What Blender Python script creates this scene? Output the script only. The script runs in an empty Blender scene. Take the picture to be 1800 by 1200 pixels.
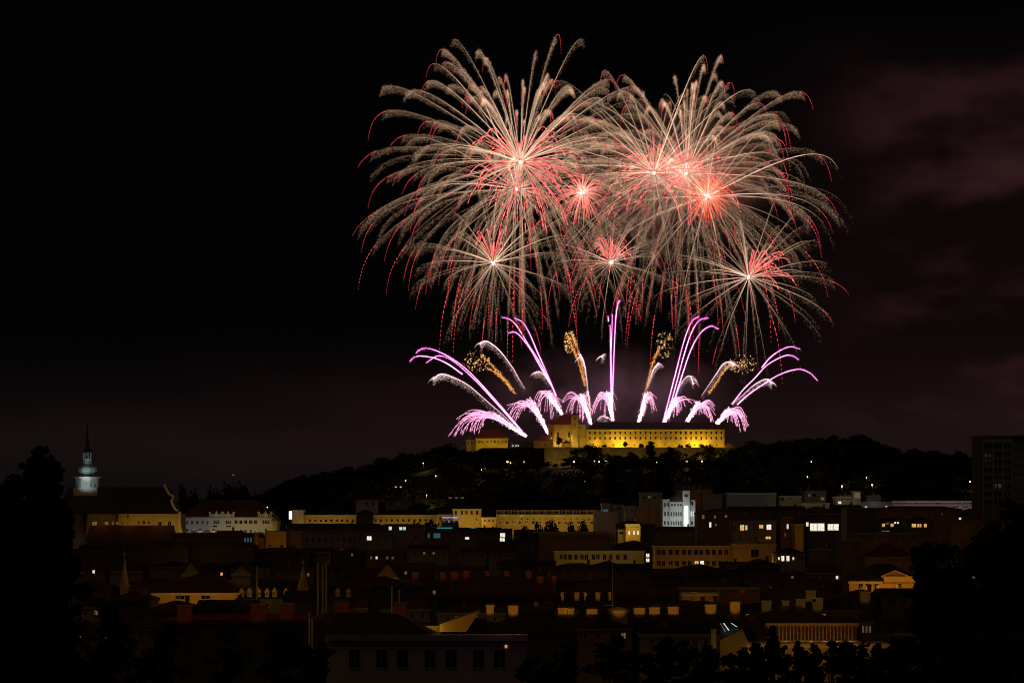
import bpy, math, random
import numpy as np
from mathutils import Vector
random.seed(7)
RNG = np.random.default_rng(11)
SC = bpy.context.scene
COL = SC.collection

# ------------------------------------------------------------------ camera, sky, exposure
F = 4450.0            # focal length in pixels of the 1800 px wide photograph
HY = 885.0            # height of the horizon in that photograph
CZ = 50.0
cam_d = bpy.data.cameras.new('camera')
cam = bpy.data.objects.new('camera', cam_d); COL.objects.link(cam)
cam.location = (0, 0, CZ); cam.rotation_euler = (math.radians(90), 0, 0)
cam_d.sensor_width = 36; cam_d.lens = 36 * F / 1800; cam_d.shift_y = (HY - 600) / 1800
cam_d.clip_start = 1; cam_d.clip_end = 60000
SC.camera = cam
SC.view_settings.view_transform = 'Standard'; SC.view_settings.look = 'None'
SC.view_settings.exposure = 0; SC.view_settings.gamma = 1; SC.view_settings.use_curve_mapping = False
SC.render.engine = 'CYCLES'
SC.cycles.use_denoising = True
SC.cycles.max_bounces = 4; SC.cycles.diffuse_bounces = 2; SC.cycles.volume_bounces = 0
SC.cycles.sample_clamp_indirect = 2
SC.cycles.use_adaptive_sampling = False
SC.cycles.volume_step_rate = 1.0
SC.cycles.filter_width = 1.05
SC.cycles.volume_max_steps = 128

world = bpy.data.worlds.new('World'); SC.world = world
world.use_nodes = True
wn, wl = world.node_tree.nodes, world.node_tree.links
bg = wn['Background']
def wnode(t, **k):
    n = wn.new(t)
    for a, b in k.items(): setattr(n, a, b)
    return n
tc = wnode('ShaderNodeTexCoord')
sep = wnode('ShaderNodeSeparateXYZ'); wl.new(tc.outputs['Generated'], sep.inputs[0])
def wmap(src, a, b, c=0.0, d=1.0):
    m = wnode('ShaderNodeMapRange'); m.interpolation_type = 'SMOOTHSTEP'
    wl.new(src, m.inputs[0]); m.inputs[1].default_value = a; m.inputs[2].default_value = b
    m.inputs[3].default_value = c; m.inputs[4].default_value = d
    return m.outputs[0]
def wmul(a, b, op='MULTIPLY'):
    m = wnode('ShaderNodeMath', operation=op)
    for i, v in enumerate((a, b)):
        if isinstance(v, float): m.inputs[i].default_value = v
        else: wl.new(v, m.inputs[i])
    return m.outputs[0]
def wscale(col, fac):
    v = wnode('ShaderNodeVectorMath', operation='SCALE'); v.inputs[0].default_value = col
    wl.new(fac, v.inputs['Scale']); return v.outputs[0]
def wadd(a, b):
    v = wnode('ShaderNodeVectorMath', operation='ADD'); wl.new(a, v.inputs[0]); wl.new(b, v.inputs[1]); return v.outputs[0]
def wnoise(scale, stretch, detail=4.0, seed=0.0):
    mp = wnode('ShaderNodeMapping'); mp.inputs['Scale'].default_value = stretch; mp.inputs['Location'].default_value = (seed, seed, seed)
    wl.new(tc.outputs['Generated'], mp.inputs[0])
    n = wnode('ShaderNodeTexNoise'); n.inputs['Scale'].default_value = scale; n.inputs['Detail'].default_value = detail
    wl.new(mp.outputs[0], n.inputs['Vector']); return n.outputs['Fac']
Z, X = sep.outputs[2], sep.outputs[0]
base = wnode('ShaderNodeVectorMath', operation='ADD'); base.inputs[0].default_value = (.0009, .0008, .0009); base.inputs[1].default_value = (0, 0, 0)
# light of the town on the low cloud deck
low = wmul(wmap(Z, .062, .002), wmap(wnoise(9, (1, 1, 3.0)), .25, .75, .45, 1.0))
c1 = wscale((.0062, .0046, .0045), low)
mid = wmul(wmul(wmap(Z, .002, .025), wmap(Z, .075, .03)), wmap(wnoise(7, (1, 1, 3.0), 4, 3.1), .3, .7, .25, 1.0))
c2 = wscale((.0080, .0027, .0027), wmul(mid, wmap(X, -.18, -.04, .8, 1.0)))
# reddish clouds on the right
cl = wmul(wmap(wnoise(17, (1, 1, 2.3), 3, 7.7), .42, .74), wmul(wmap(X, .105, .17), wmul(wmap(Z, .018, .05), wmap(Z, .19, .15))))
c3 = wscale((.0240, .0080, .0088), cl)
veil = wmul(wmap(X, .04, .14), wmul(wmap(Z, .01, .05), wmap(Z, .2, .13)))
c4 = wscale((.0034, .0011, .0013), veil)
wl.new(wadd(wadd(wadd(wadd(base.outputs[0], c1), c2), c3), c4), bg.inputs[0]); bg.inputs[1].default_value = 1.0

# the glow of the town under the clouds, as one very weak and very soft sun
sun = bpy.data.lights.new('skyglow', 'SUN'); sun.energy = .075; sun.angle = math.radians(60); sun.color = (1, .52, .26)
so = bpy.data.objects.new('skyglow', sun); COL.objects.link(so); so.rotation_euler = (math.radians(38), 0, math.radians(-25))

# ------------------------------------------------------------------ helpers
def PX(px, D): return (px - 900.0) / F * D
def PZ(py, D): return CZ + (HY - py) / F * D
def P(px, py, D): return Vector((PX(px, D), D, PZ(py, D)))
def lerp_table(t, x):
    return float(np.interp(x, [a for a, _ in t], [b for _, b in t]))

def tag(o, label=None, cat=None, group=None, kind=None):
    if label: o['label'] = label
    if cat: o['category'] = cat
    if group: o['group'] = group
    if kind: o['kind'] = kind
    return o
def empty(name, loc, label, cat, group=None):
    o = bpy.data.objects.new(name, None); COL.objects.link(o); o.location = loc
    return tag(o, label, cat, group)

class MB:
    """collects shapes, then links them as ONE mesh object"""
    def __init__(s): s.v = []; s.f = []; s.m = []
    def add(s, vs, fs, m=0):
        b = len(s.v); s.v += [tuple(p) for p in vs]; s.f += [tuple(b + i for i in f) for f in fs]; s.m += [m] * len(fs); return s
    def box(s, x0, x1, y0, y1, z0, z1, m=0, top=None):
        a = top or (x0, x1, y0, y1)
        vs = [(x0, y0, z0), (x1, y0, z0), (x1, y1, z0), (x0, y1, z0), (a[0], a[2], z1), (a[1], a[2], z1), (a[1], a[3], z1), (a[0], a[3], z1)]
        return s.add(vs, [(3, 2, 1, 0), (4, 5, 6, 7), (0, 1, 5, 4), (1, 2, 6, 5), (2, 3, 7, 6), (3, 0, 4, 7)], m)
    def prism(s, pts, y0, y1, m=0):
        """polygon in x,z extruded along y"""
        n = len(pts); vs = [(x, y0, z) for x, z in pts] + [(x, y1, z) for x, z in pts]
        fs = [tuple(range(n)), tuple(range(2 * n - 1, n - 1, -1))] + [((i + 1) % n, i, n + i, n + (i + 1) % n) for i in range(n)]
        return s.add(vs, fs, m)
    def lathe(s, cx, cy, prof, n=8, m=0, rot=0.0):
        b = len(s.v)
        for r, z in prof:
            for k in range(n):
                a = rot + 2 * math.pi * k / n; s.v.append((cx + r * math.cos(a), cy + r * math.sin(a), z))
        for i in range(len(prof) - 1):
            for k in range(n):
                k2 = (k + 1) % n; s.f.append((b + i * n + k, b + i * n + k2, b + (i + 1) * n + k2, b + (i + 1) * n + k)); s.m.append(m)
        s.f.append(tuple(b + k for k in range(n - 1, -1, -1))); s.m.append(m)
        s.f.append(tuple(b + (len(prof) - 1) * n + k for k in range(n))); s.m.append(m)
        return s
    def tube(s, p0, p1, r0, r1, n=6, m=0):
        p0, p1 = Vector(p0), Vector(p1); d = (p1 - p0).normalized()
        u = d.orthogonal().normalized(); w = d.cross(u); b = len(s.v)
        for p, r in ((p0, r0), (p1, r1)):
            for k in range(n):
                a = 2 * math.pi * k / n; s.v.append(tuple(p + u * (r * math.cos(a)) + w * (r * math.sin(a))))
        for k in range(n):
            k2 = (k + 1) % n; s.f.append((b + k, b + k2, b + n + k2, b + n + k)); s.m.append(m)
        s.f.append(tuple(b + k for k in range(n - 1, -1, -1))); s.m.append(m); s.f.append(tuple(b + n + k for k in range(n))); s.m.append(m)
        return s
    def mesh(s, name, mats):
        me = bpy.data.meshes.new(name); me.from_pydata(s.v, [], s.f)
        for q in (mats if isinstance(mats, (list, tuple)) else [mats]): me.materials.append(q)
        me.polygons.foreach_set('material_index', s.m); me.update(); return me
    def build(s, name, mats, parent=None, loc=None):
        o = bpy.data.objects.new(name, s.mesh(name, mats)); COL.objects.link(o)
        if parent: o.parent = parent
        if loc: o.location = loc
        return o

def pmat(name, col, rough=.85, var=.25, scale=.6, metal=0.0, bump=0.0, stretch=(1, 1, 1)):
    m = bpy.data.materials.new(name); m.use_nodes = True; nt = m.node_tree; b = nt.nodes['Principled BSDF']
    b.inputs['Roughness'].default_value = rough; b.inputs['Metallic'].default_value = metal
    t = nt.nodes.new('ShaderNodeTexCoord'); mp = nt.nodes.new('ShaderNodeMapping'); mp.inputs['Scale'].default_value = stretch
    nt.links.new(t.outputs['Object'], mp.inputs[0])
    n = nt.nodes.new('ShaderNodeTexNoise'); n.inputs['Scale'].default_value = scale; n.inputs['Detail'].default_value = 6
    nt.links.new(mp.outputs[0], n.inputs['Vector'])
    r = nt.nodes.new('ShaderNodeValToRGB'); r.color_ramp.elements[0].position = .3; r.color_ramp.elements[1].position = .7
    r.color_ramp.elements[0].color = tuple(c * (1 - var) for c in col) + (1,); r.color_ramp.elements[1].color = tuple(min(1, c * (1 + var)) for c in col) + (1,)
    nt.links.new(n.outputs['Fac'], r.inputs[0]); nt.links.new(r.outputs[0], b.inputs['Base Color'])
    if 'leaves' in name or 'grass' in name: b.inputs['Specular IOR Level'].default_value = .05
    if bump:
        bp = nt.nodes.new('ShaderNodeBump'); bp.inputs['Strength'].default_value = bump; nt.links.new(n.outputs['Fac'], bp.inputs['Height']); nt.links.new(bp.outputs[0], b.inputs['Normal'])
    return m
def emat(name, col, st, sample=True, var=0.0, scale=1.5):
    m = bpy.data.materials.new(name); m.use_nodes = True; nt = m.node_tree; b = nt.nodes['Principled BSDF']
    b.inputs['Base Color'].default_value = (.05, .05, .05, 1)
    b.inputs['Emission Color'].default_value = tuple(col) + (1,); b.inputs['Emission Strength'].default_value = st
    if var:
        t = nt.nodes.new('ShaderNodeTexCoord'); n = nt.nodes.new('ShaderNodeTexNoise'); n.inputs['Scale'].default_value = scale
        nt.links.new(t.outputs['Object'], n.inputs['Vector'])
        mr = nt.nodes.new('ShaderNodeMapRange'); mr.inputs[1].default_value = .35; mr.inputs[2].default_value = .65
        mr.inputs[3].default_value = st * (1 - var); mr.inputs[4].default_value = st * (1 + var)
        nt.links.new(n.outputs['Fac'], mr.inputs[0]); nt.links.new(mr.outputs[0], b.inputs['Emission Strength'])
    if not sample: m.cycles.emission_sampling = 'NONE'
    return m

M = dict(
    cream=pmat('cream_stucco', (.50, .43, .30), scale=.25, var=.14), ochre=pmat('ochre_stucco', (.52, .40, .20), scale=.25, var=.14),
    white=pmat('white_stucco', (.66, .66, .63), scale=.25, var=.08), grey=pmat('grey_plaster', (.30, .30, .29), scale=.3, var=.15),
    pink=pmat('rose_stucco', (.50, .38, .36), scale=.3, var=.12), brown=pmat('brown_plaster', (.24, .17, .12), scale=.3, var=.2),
    dark=pmat('dark_plaster', (.10, .095, .09), scale=.3, var=.2), castle=pmat('castle_plaster', (.48, .37, .19), scale=.16, var=.32, bump=.25), stone=pmat('stone', (.36, .30, .21), scale=.35, var=.3, bump=.3),
    brick=pmat('red_brick', (.42, .13, .07), scale=1.2, var=.3, bump=.3), tile=pmat('clay_roof_tiles', (.115, .05, .032), scale=1.0, var=.35, bump=.4, stretch=(3, .3, 3)),
    tilered=pmat('red_roof_tiles', (.30, .07, .045), scale=.8, var=.25, bump=.4), slate=pmat('slate_roof', (.045, .042, .045), scale=.7, var=.3, bump=.3),
    trim=pmat('pale_trim', (.58, .54, .46), var=.08), glass=pmat('dark_window_glass', (.012, .012, .014), rough=.15, var=.2),
    copper=pmat('pale_copper', (.42, .52, .48), rough=.5, var=.18, scale=.5), metal=pmat('zinc_sheet', (.34, .31, .34), rough=.35, metal=.6, var=.2, scale=.4),
    pole=pmat('lamp_post_paint', (.05, .05, .05), rough=.5), leaf=pmat('leaves', (.018, .024, .009), rough=.7, var=.45, scale=.5),
    darkleaf=pmat('dark_leaves', (.03, .042, .018), rough=.75, var=.4, scale=.5), bark=pmat('bark', (.09, .065, .045), var=.3, scale=2),
    grass=pmat('grass_and_soil', (.014, .016, .008), scale=.05, var=.4), concrete=pmat('concrete', (.26, .26, .25), scale=.2, var=.12),
    litwhite=emat('lit_window_white', (1, .93, .74), .95, False, .35), litwarm=emat('lit_window_amber', (1, .55, .14), .75, False, .45),
    litdim=emat('lit_pane_dim', (1, .7, .3), .12, False, .5), litteal=emat('lit_window_teal', (.15, .62, .75), .16, False, .3), litcool=emat('lit_window_cool', (.75, .95, 1), .8, False, .3),
    bulb=emat('lamp_bulb', (1, .60, .30), 3.0, False), bulbw=emat('lamp_bulb_white', (1, .9, .75), 2.0, False), panel=emat('lit_panel', (.85, .97, 1), 1.6, False),
    bulbr=emat('red_beacon', (1, .06, .02), 1.0, False), neonb=emat('blue_lights', (.35, .3, 1), .9, False, .6, 3), neont=emat('teal_lights', (.1, .8, .7), .22, False),
)
SODIUM = (1, .40, .04); AMBER = (1, .62, .10); YELLOW = (1, .61, .045); COOL = (.75, .95, 1); WARM = (1, .72, .42)
def point(x, y, z, power, col, r=.4, name='point_light', parent=None):
    l = bpy.data.lights.new(name, 'POINT'); l.energy = power; l.color = col; l.shadow_soft_size = r
    o = bpy.data.objects.new(name, l); COL.objects.link(o); o.location = (x, y, z)
    if parent: o.parent = parent
    return o
def plight(px, py, D, power, col, r=.4): return point(PX(px, D), D, PZ(py, D), power, col, r)
def spot(px, py, D, tgt, power, col, ang=60, blend=.8, r=.3):
    l = bpy.data.lights.new('spot_beam', 'SPOT'); l.energy = power; l.color = col; l.spot_size = math.radians(ang); l.spot_blend = blend; l.shadow_soft_size = r
    o = bpy.data.objects.new('spot_beam', l); COL.objects.link(o); o.location = P(px, py, D)
    o.rotation_euler = (P(*tgt) - o.location).to_track_quat('-Z', 'Y').to_euler(); return o

# ------------------------------------------------------------------ terrain
TREELINE = [(200, 905), (440, 900), (470, 874), (478, 862), (490, 846), (530, 834), (560, 834), (600, 819), (640, 820), (680, 805), (740, 794), (785, 782), (815, 786), (840, 795),
            (1290, 790), (1320, 770), (1345, 782), (1390, 768), (1430, 768), (1500, 764), (1540, 772), (1562, 787), (1600, 792), (1640, 792), (1680, 793), (1705, 801), (1730, 804), (1860, 830), (2100, 870)]
def town(D): return float(np.interp(D, [0, 20, 330, 430, 800, 1150, 1400, 2600, 9000], [46, 44, 8, 9, 14, 22, 24, 20, 10]))
def sstep(a, b, x):
    t = min(1, max(0, (x - a) / (b - a))); return t * t * (3 - 2 * t)
def ground(x, D):
    b = town(D)
    if D <= 1350: return b
    px = x / 2000 * F + 900
    castle = sstep(800, 850, px) * (1 - sstep(1285, 1310, px))
    top = PZ(lerp_table(TREELINE, px), 2000) - 11
    plateau = PZ(788, 2000)
    if D < 1972: top = top * (1 - castle) + (plateau - 15) * castle
    else: top = top * (1 - castle) + plateau * castle
    s = sstep(1350, 1985, D) if D < 2120 else 1 - sstep(2120, 2700, D)
    return b + max(0, top - b) * s
ds = list(range(0, 1350, 50)) + list(range(1350, 1960, 20)) + [1960, 1971, 1973, 1990, 2020, 2060, 2120, 2180, 2240, 2320, 2400, 2500, 2600, 2800, 3200, 4000, 6000, 12000, 30000]
g = MB(); nx = 121
for D in ds:
    for i in range(nx):
        u = (i - 60) / 60
        x = (u * 700 if D < 2700 else u * 700 * D / 2700) + (0)
        g.v.append((x, D - (20 if D == 0 else 0), ground(x, D) + random.uniform(-.15, .15)))
for j in range(len(ds) - 1):
    for i in range(nx - 1):
        a = j * nx + i; g.f.append((a, a + 1, a + nx + 1, a + nx)); g.m.append(0)
tag(g.build('ground', M['grass']), kind='structure')

# ------------------------------------------------------------------ glowing meshes
def np_mesh(name, V, T, C=None, mats=None):
    V = np.asarray(V, np.float32).reshape(-1, 3); T = np.asarray(T, np.int32).reshape(-1, 3)
    me = bpy.data.meshes.new(name); me.vertices.add(len(V)); me.vertices.foreach_set('co', V.ravel())
    me.loops.add(T.size); me.loops.foreach_set('vertex_index', T.ravel()); me.polygons.add(len(T))
    me.polygons.foreach_set('loop_start', np.arange(0, T.size, 3, dtype=np.int32)); me.polygons.foreach_set('loop_total', np.full(len(T), 3, np.int32))
    if C is not None:
        a = me.attributes.new('glow', 'FLOAT_COLOR', 'POINT'); c4 = np.ones((len(V), 4), np.float32); c4[:, :3] = C; a.data.foreach_set('color', c4.ravel())
    for q in (mats or []): me.materials.append(q)
    me.update(calc_edges=True); me.validate(); return me
gm = bpy.data.materials.new('burning_sparks'); gm.use_nodes = True
_n = gm.node_tree.nodes; _n.clear(); _o = _n.new('ShaderNodeOutputMaterial'); _e = _n.new('ShaderNodeEmission'); _a = _n.new('ShaderNodeAttribute'); _a.attribute_name = 'glow'
gm.node_tree.links.new(_a.outputs['Color'], _e.inputs['Color']); gm.node_tree.links.new(_e.outputs[0], _o.inputs[0]); gm.cycles.emission_sampling = 'NONE'

ga = bpy.data.materials.new('embers_and_halos'); ga.use_nodes = True
_n = ga.node_tree.nodes; _n.clear(); _o = _n.new('ShaderNodeOutputMaterial'); _e = _n.new('ShaderNodeEmission'); _a = _n.new('ShaderNodeAttribute'); _a.attribute_name = 'glow'
_t = _n.new('ShaderNodeBsdfTransparent'); _s = _n.new('ShaderNodeAddShader'); _l = ga.node_tree.links
_l.new(_a.outputs['Color'], _e.inputs['Color']); _l.new(_e.outputs[0], _s.inputs[0]); _l.new(_t.outputs[0], _s.inputs[1]); _l.new(_s.outputs[0], _o.inputs[0]); ga.cycles.emission_sampling = 'NONE'
SC.cycles.transparent_max_bounces = 48

def tube_arr(pts, rad, col):
    pts = np.asarray(pts, float); n = len(pts); d = np.gradient(pts, axis=0); d /= np.linalg.norm(d, axis=1)[:, None] + 1e-9
    u = np.cross(d, [0.13, 1, 0.07]); u /= np.linalg.norm(u, axis=1)[:, None] + 1e-9; w = np.cross(d, u)
    V = np.empty((n, 3, 3)); rad = np.asarray(rad)[:, None]
    for k in range(3):
        a = 2.094 * k + .5; V[:, k] = pts + rad * (math.cos(a) * u + math.sin(a) * w)
    i = np.arange(n - 1)[:, None] * 3; T = []
    for k in range(3):
        k2 = (k + 1) % 3; T += [np.hstack([i + k, i + k2, i + 3 + k2]), np.hstack([i + k, i + 3 + k2, i + 3 + k])]
    return V.reshape(-1, 3), np.vstack(T), np.repeat(np.asarray(col), 3, axis=0)
def halo(t):  # wider see-through sleeve; the glow around a comet is put into its colour
    v, f, c = t; return v, f, c * .5, 1
def spark_arr(pts, size, col):
    """one small tetrahedral ember per point"""
    n = len(pts); size = np.broadcast_to(np.asarray(size, float), (n,))[:, None, None]
    base = np.array([[1, 1, 1], [1, -1, -1], [-1, 1, -1], [-1, -1, 1]]) * .5
    q = RNG.normal(size=(n, 4)); q /= np.linalg.norm(q, axis=1)[:, None]; w, x, y, z = q.T
    R = np.stack([1 - 2 * (y * y + z * z), 2 * (x * y - z * w), 2 * (x * z + y * w), 2 * (x * y + z * w), 1 - 2 * (x * x + z * z), 2 * (y * z - x * w), 2 * (x * z - y * w), 2 * (y * z + x * w), 1 - 2 * (x * x + y * y)], 1).reshape(n, 3, 3)
    V = np.einsum('nij,kj->nki', R, base) * size + np.asarray(pts)[:, None, :]
    i = np.arange(n)[:, None] * 4; T = np.vstack([np.hstack([i + a, i + b, i + c]) for a, b, c in ((0, 1, 2), (0, 3, 1), (0, 2, 3), (1, 3, 2))])
    return V.reshape(-1, 3), T, np.repeat(np.asarray(col), 4, axis=0) * .6, 1
def join(parts):
    V, T, C, b = [], [], [], 0
    for v, t, c in parts: V.append(v); T.append(t + b); C.append(c); b += len(v)
    return np.vstack(V), np.vstack(T), np.vstack(C)
def glow_obj(name, parts, parent):
    V, T, C = join([p[:3] for p in parts]); me = np_mesh(name, V, T, C, [gm, ga])
    mi = np.concatenate([np.full(len(p[1]), 1 if len(p) > 3 else 0, np.int32) for p in parts])
    if len(mi) == len(me.polygons): me.polygons.foreach_set('material_index', mi)
    o = bpy.data.objects.new(name, me); COL.objects.link(o); o.parent = parent; return o

# ------------------------------------------------------------------ shell bursts
MPP = 2060 / F        # metres per photograph pixel at the fireworks
def path(dirv, R, drop, T=3.0, n=40, s0=0.0, s1=1.0):
    t = np.linspace(s0, s1, n) * T; e = 1 - np.exp(-t)
    p = dirv[None, :] * (R * e)[:, None]; p[:, 2] -= drop * (t - e) / (T - (1 - math.exp(-T)))
    return p
def sphere_dirs(n, bias=None):
    k = np.arange(n) + .5; ph = np.arccos(1 - 2 * k / n); th = math.pi * (1 + 5 ** .5) * k
    d = np.stack([np.cos(th) * np.sin(ph), np.sin(th) * np.sin(ph), np.cos(ph)], 1) + RNG.normal(size=(n, 3)) * .13
    return d / np.linalg.norm(d, axis=1)[:, None]
GOLD = np.array([1.0, .64, .42]); TAN = np.array([.66, .39, .235]); RED = np.array([1.35, .10, .14]); HOT = np.array([1.6, 1.1, .85]); PINKRED = np.array([1.6, .20, .20])
def burst(label, px, py, D, n, R, drop, dust=1.0, line=1.0, redtip=.62, tuft=0, tuft_R=80, tuft_tilt=0.0, tuft_up=.5, tuft_w=.8, group=None, core=True, tipcol=RED, T=3.1, rmin=.62, warm=1.0, flat=.55):
    c = P(px, py, D); root = empty('firework_burst', c, label, 'firework', group)
    n = int(n * 1.18); R *= MPP * 1.20; drop *= MPP * .86 * .88
    for i, d in enumerate(sphere_dirs(n)):
        d = d * np.array([1, flat, 1]); d /= np.linalg.norm(d) ** .6
        L = R * RNG.uniform(rmin, 1.04) * (.86 if d[2] < -.5 else 1); dim = .50 if d[2] < -.3 else (.85 if d[2] < 0 else 1.0); br = RNG.uniform(.35, 1.25) * dim * line * (1.25 if RNG.random() < .3 else .8); dr = drop * RNG.uniform(.85, 1.15)
        tip0 = RNG.uniform(.58, .80) if RNG.random() < redtip else .97
        send = 1.0 if tip0 < .9 else RNG.uniform(.6, .9)
        m = 34; s = np.linspace(.012, min(tip0, send), m); p = path(d, L, dr, T, m, s[0], s[-1])
        u = s / s[-1]
        prof = np.exp(-u * 3.2) * .70 + .30 * (1 - u) + .12
        col = (HOT[None] * .5 * np.exp(-u * 26)[:, None] + GOLD[None] * prof[:, None] * br * warm) * RNG.uniform(.7, 1.25, (m, 1))
        rad = np.minimum(.15 + 1.6 * u, .31 - .15 * u) * (.7 + .35 * br)
        parts = [tube_arr(p, rad, col)]
        nd = int(dust * 1250 * RNG.uniform(.35, 1.3) * dim)
        if nd > 20:
            sd = RNG.beta(1.5, 1.25, nd) * (min(tip0, .86) + .03 - .10) + .10
            t = sd * T; e = 1 - np.exp(-t); q = d[None] * (L * e)[:, None]; q[:, 2] -= dr * (t - e) / (T - (1 - math.exp(-T)))
            h = RNG.uniform(0, 1, nd) ** 1.25
            fall = 20 * MPP * np.minimum(1, sd * 1.4)
            q[:, 2] -= h * fall; q += d[None] * (h * 7 * MPP)[:, None] + RNG.normal(size=(nd, 3)) * .6
            b = RNG.uniform(.25, 1.0, nd) * (1 - .6 * h) * (.135 - .06 * sd) * (1 + 1.2 * np.exp(-sd * 6))
            parts.append(spark_arr(q, RNG.uniform(.35, .78, nd), TAN[None] * b[:, None] * 1.15 * warm))
        tr = glow_obj('trail', parts, root)
        if tip0 < .9:
            m = 42; s = np.linspace(tip0 - .02, RNG.uniform(1.0, 1.45), m); p = path(d, L, dr, T, m, s[0], s[-1])
            u = np.linspace(0, 1, m); bead = np.where((np.arange(m) % 3) == 0, 1.0, RNG.uniform(.0, .6, m) * (1 - .6 * u))
            glow_obj('red_star', [tube_arr(p, .38 * bead + .03, tipcol[None] * (bead * RNG.uniform(.5, 1.3, m) * (1.1 - .8 * u))[:, None])], tr)
    for i in range(tuft):
        a = RNG.normal() * tuft_w + tuft_tilt; b = RNG.normal() * .5
        d = np.array([math.sin(a), math.sin(b) * .6, math.cos(a)]); 
        if RNG.random() > tuft_up: d[2] *= RNG.uniform(-.6, .6)
        d /= np.linalg.norm(d)
        L = tuft_R * MPP * RNG.uniform(.6, 1.25); m = 26; s = np.linspace(.02, 1, m)
        p = path(d, L, tuft_R * .42 * MPP, 2.6, m, .02, 1); u = s
        bead = np.where(u < .3, 1.0, RNG.uniform(.05, 1.1, m))
        col = PINKRED[None] * (bead * (.25 + 1.5 * np.minimum(1, u * 2.2) * (1.1 - .5 * u)))[:, None]
        glow_obj('red_petal', [tube_arr(p, (.14 + .28 * bead) * np.minimum(1, .3 + u * 2), col)], root)
    if core:
        pts = RNG.normal(size=(90, 3)) * .5; glow_obj('core', [spark_arr(pts, .7, np.tile([2., 1.4, 1.1], (90, 1)))], root)
    return root
GB = 'large golden willow bursts with red tips'
burst('tallest left golden willow burst with upper bright core and red tips', 915, 285, 2060, 125, 262, 84, dust=1.0, tuft=70, tuft_R=104, group=GB)
burst('golden willow burst with the bright core just below the tallest left one', 908, 333, 2075, 64, 232, 108, dust=.75, tuft=14, tuft_R=75, tuft_up=.2, redtip=.8, group=GB)
burst('right golden willow burst with thin clean lines around the left of two close cores', 1150, 304, 2050, 72, 246, 84, dust=.35, line=1.15, tuft=46, tuft_R=92, group=GB)
burst('far right golden willow burst with broad feathery trails and red ends', 1206, 305, 2070, 112, 258, 92, dust=1.0, tuft=50, tuft_R=92, group=GB, warm=.95)
burst('thin orange willow burst whose long lines droop far to the right', 1243, 346, 2056, 46, 240, 125, dust=.12, line=1.2, redtip=.35, tuft=0, group=GB, core=False)
def peony(label, px, py, n, R, tint, drop=16, down=.35):
    c = P(px, py, 2048); root = empty('firework_burst', c, label, 'firework', 'small red bursts among the willows')
    for d in sphere_dirs(n):
        k = 1.0 if d[2] > -.15 else down + .5
        L = R * MPP * k * RNG.uniform(.75, 1.1); m = 18; u = np.linspace(0, 1, m); p = path(d, L, drop * MPP, 1.8, m, .03, 1)
        col = np.array([1.4, .8, .6])[None] * np.exp(-u * 8)[:, None] + tint[None] * (1.25 - .75 * u)[:, None] * RNG.uniform(.5, 1.2)
        glow_obj('petal', [tube_arr(p, .42 - .18 * u, col)], root)
    glow_obj('core', [spark_arr(RNG.normal(size=(90, 3)) * .9, 1.1, np.tile([3., 2., 1.6], (90, 1)))], root)
peony('small bright red starburst in the gap between the left and right willows', 1023, 338, 84, 62, np.array([1.3, .25, .2]))
peony('small orange red starburst low in the right willow', 1243, 346, 78, 66, np.array([1.3, .16, .07]), down=.25)
GS = 'small golden bursts with a red tuft on top'
burst('small golden burst with red upright tuft, lower left of the three', 867, 462, 2045, 48, 160, 40, dust=.26, redtip=.1, tuft=20, tuft_R=80, tuft_w=.34, tuft_up=1, group=GS, T=2.4, rmin=.6)
burst('small golden burst with red tuft, the middle one above the vertical pink comets', 1074, 461, 2052, 46, 132, 26, dust=.14, line=.8, redtip=.1, tuft=24, tuft_R=60, tuft_w=.55, tuft_up=1, group=GS, T=2.2, rmin=.6)
burst('small golden burst at far right with red tuft leaning right and a long stem', 1316, 487, 2040, 50, 178, 40, dust=.16, redtip=.06, tuft=24, tuft_R=80, tuft_tilt=.62, tuft_w=.4, tuft_up=1, group=GS, T=2.4, rmin=.6)

# ------------------------------------------------------------------ fans fired from the castle
def spline(pp, n=40):
    pp = np.array(pp, float); k = len(pp); ext = np.vstack([2 * pp[0] - pp[1], pp, 2 * pp[-1] - pp[-2]]); out = []
    for t in np.linspace(0, k - 1 - 1e-6, n):
        i = int(t); f = t - i; a, b, c, d = ext[i:i + 4]
        out.append(.5 * ((2 * b) + (c - a) * f + (2 * a - 5 * b + 4 * c - d) * f * f + (3 * b - a - 3 * c + d) * f ** 3))
    return np.array(out)
def wpath(pp, D, n=40, lean=0.0):
    s = spline(pp, n); dd = D + lean * np.linspace(0, 1, n)
    return np.stack([(s[:, 0] - 900) / F * dd, dd, CZ + (HY - s[:, 1]) / F * dd], 1)
def z5(*a): return [(700 + a[i] / 4.5, 540 + a[i + 1] / 4.5) for i in range(0, len(a), 2)]
def z6(*a): return [(1060 + a[i] / 4.5, 540 + a[i + 1] / 4.5) for i in range(0, len(a), 2)]
PINK = np.array([2.3, 1.15, 1.9]); MAG = np.array([.42, .03, .30]); WHITE = np.array([2.0, 1.12, 1.42]); GLD = np.array([.62, .25, .06])
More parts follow.
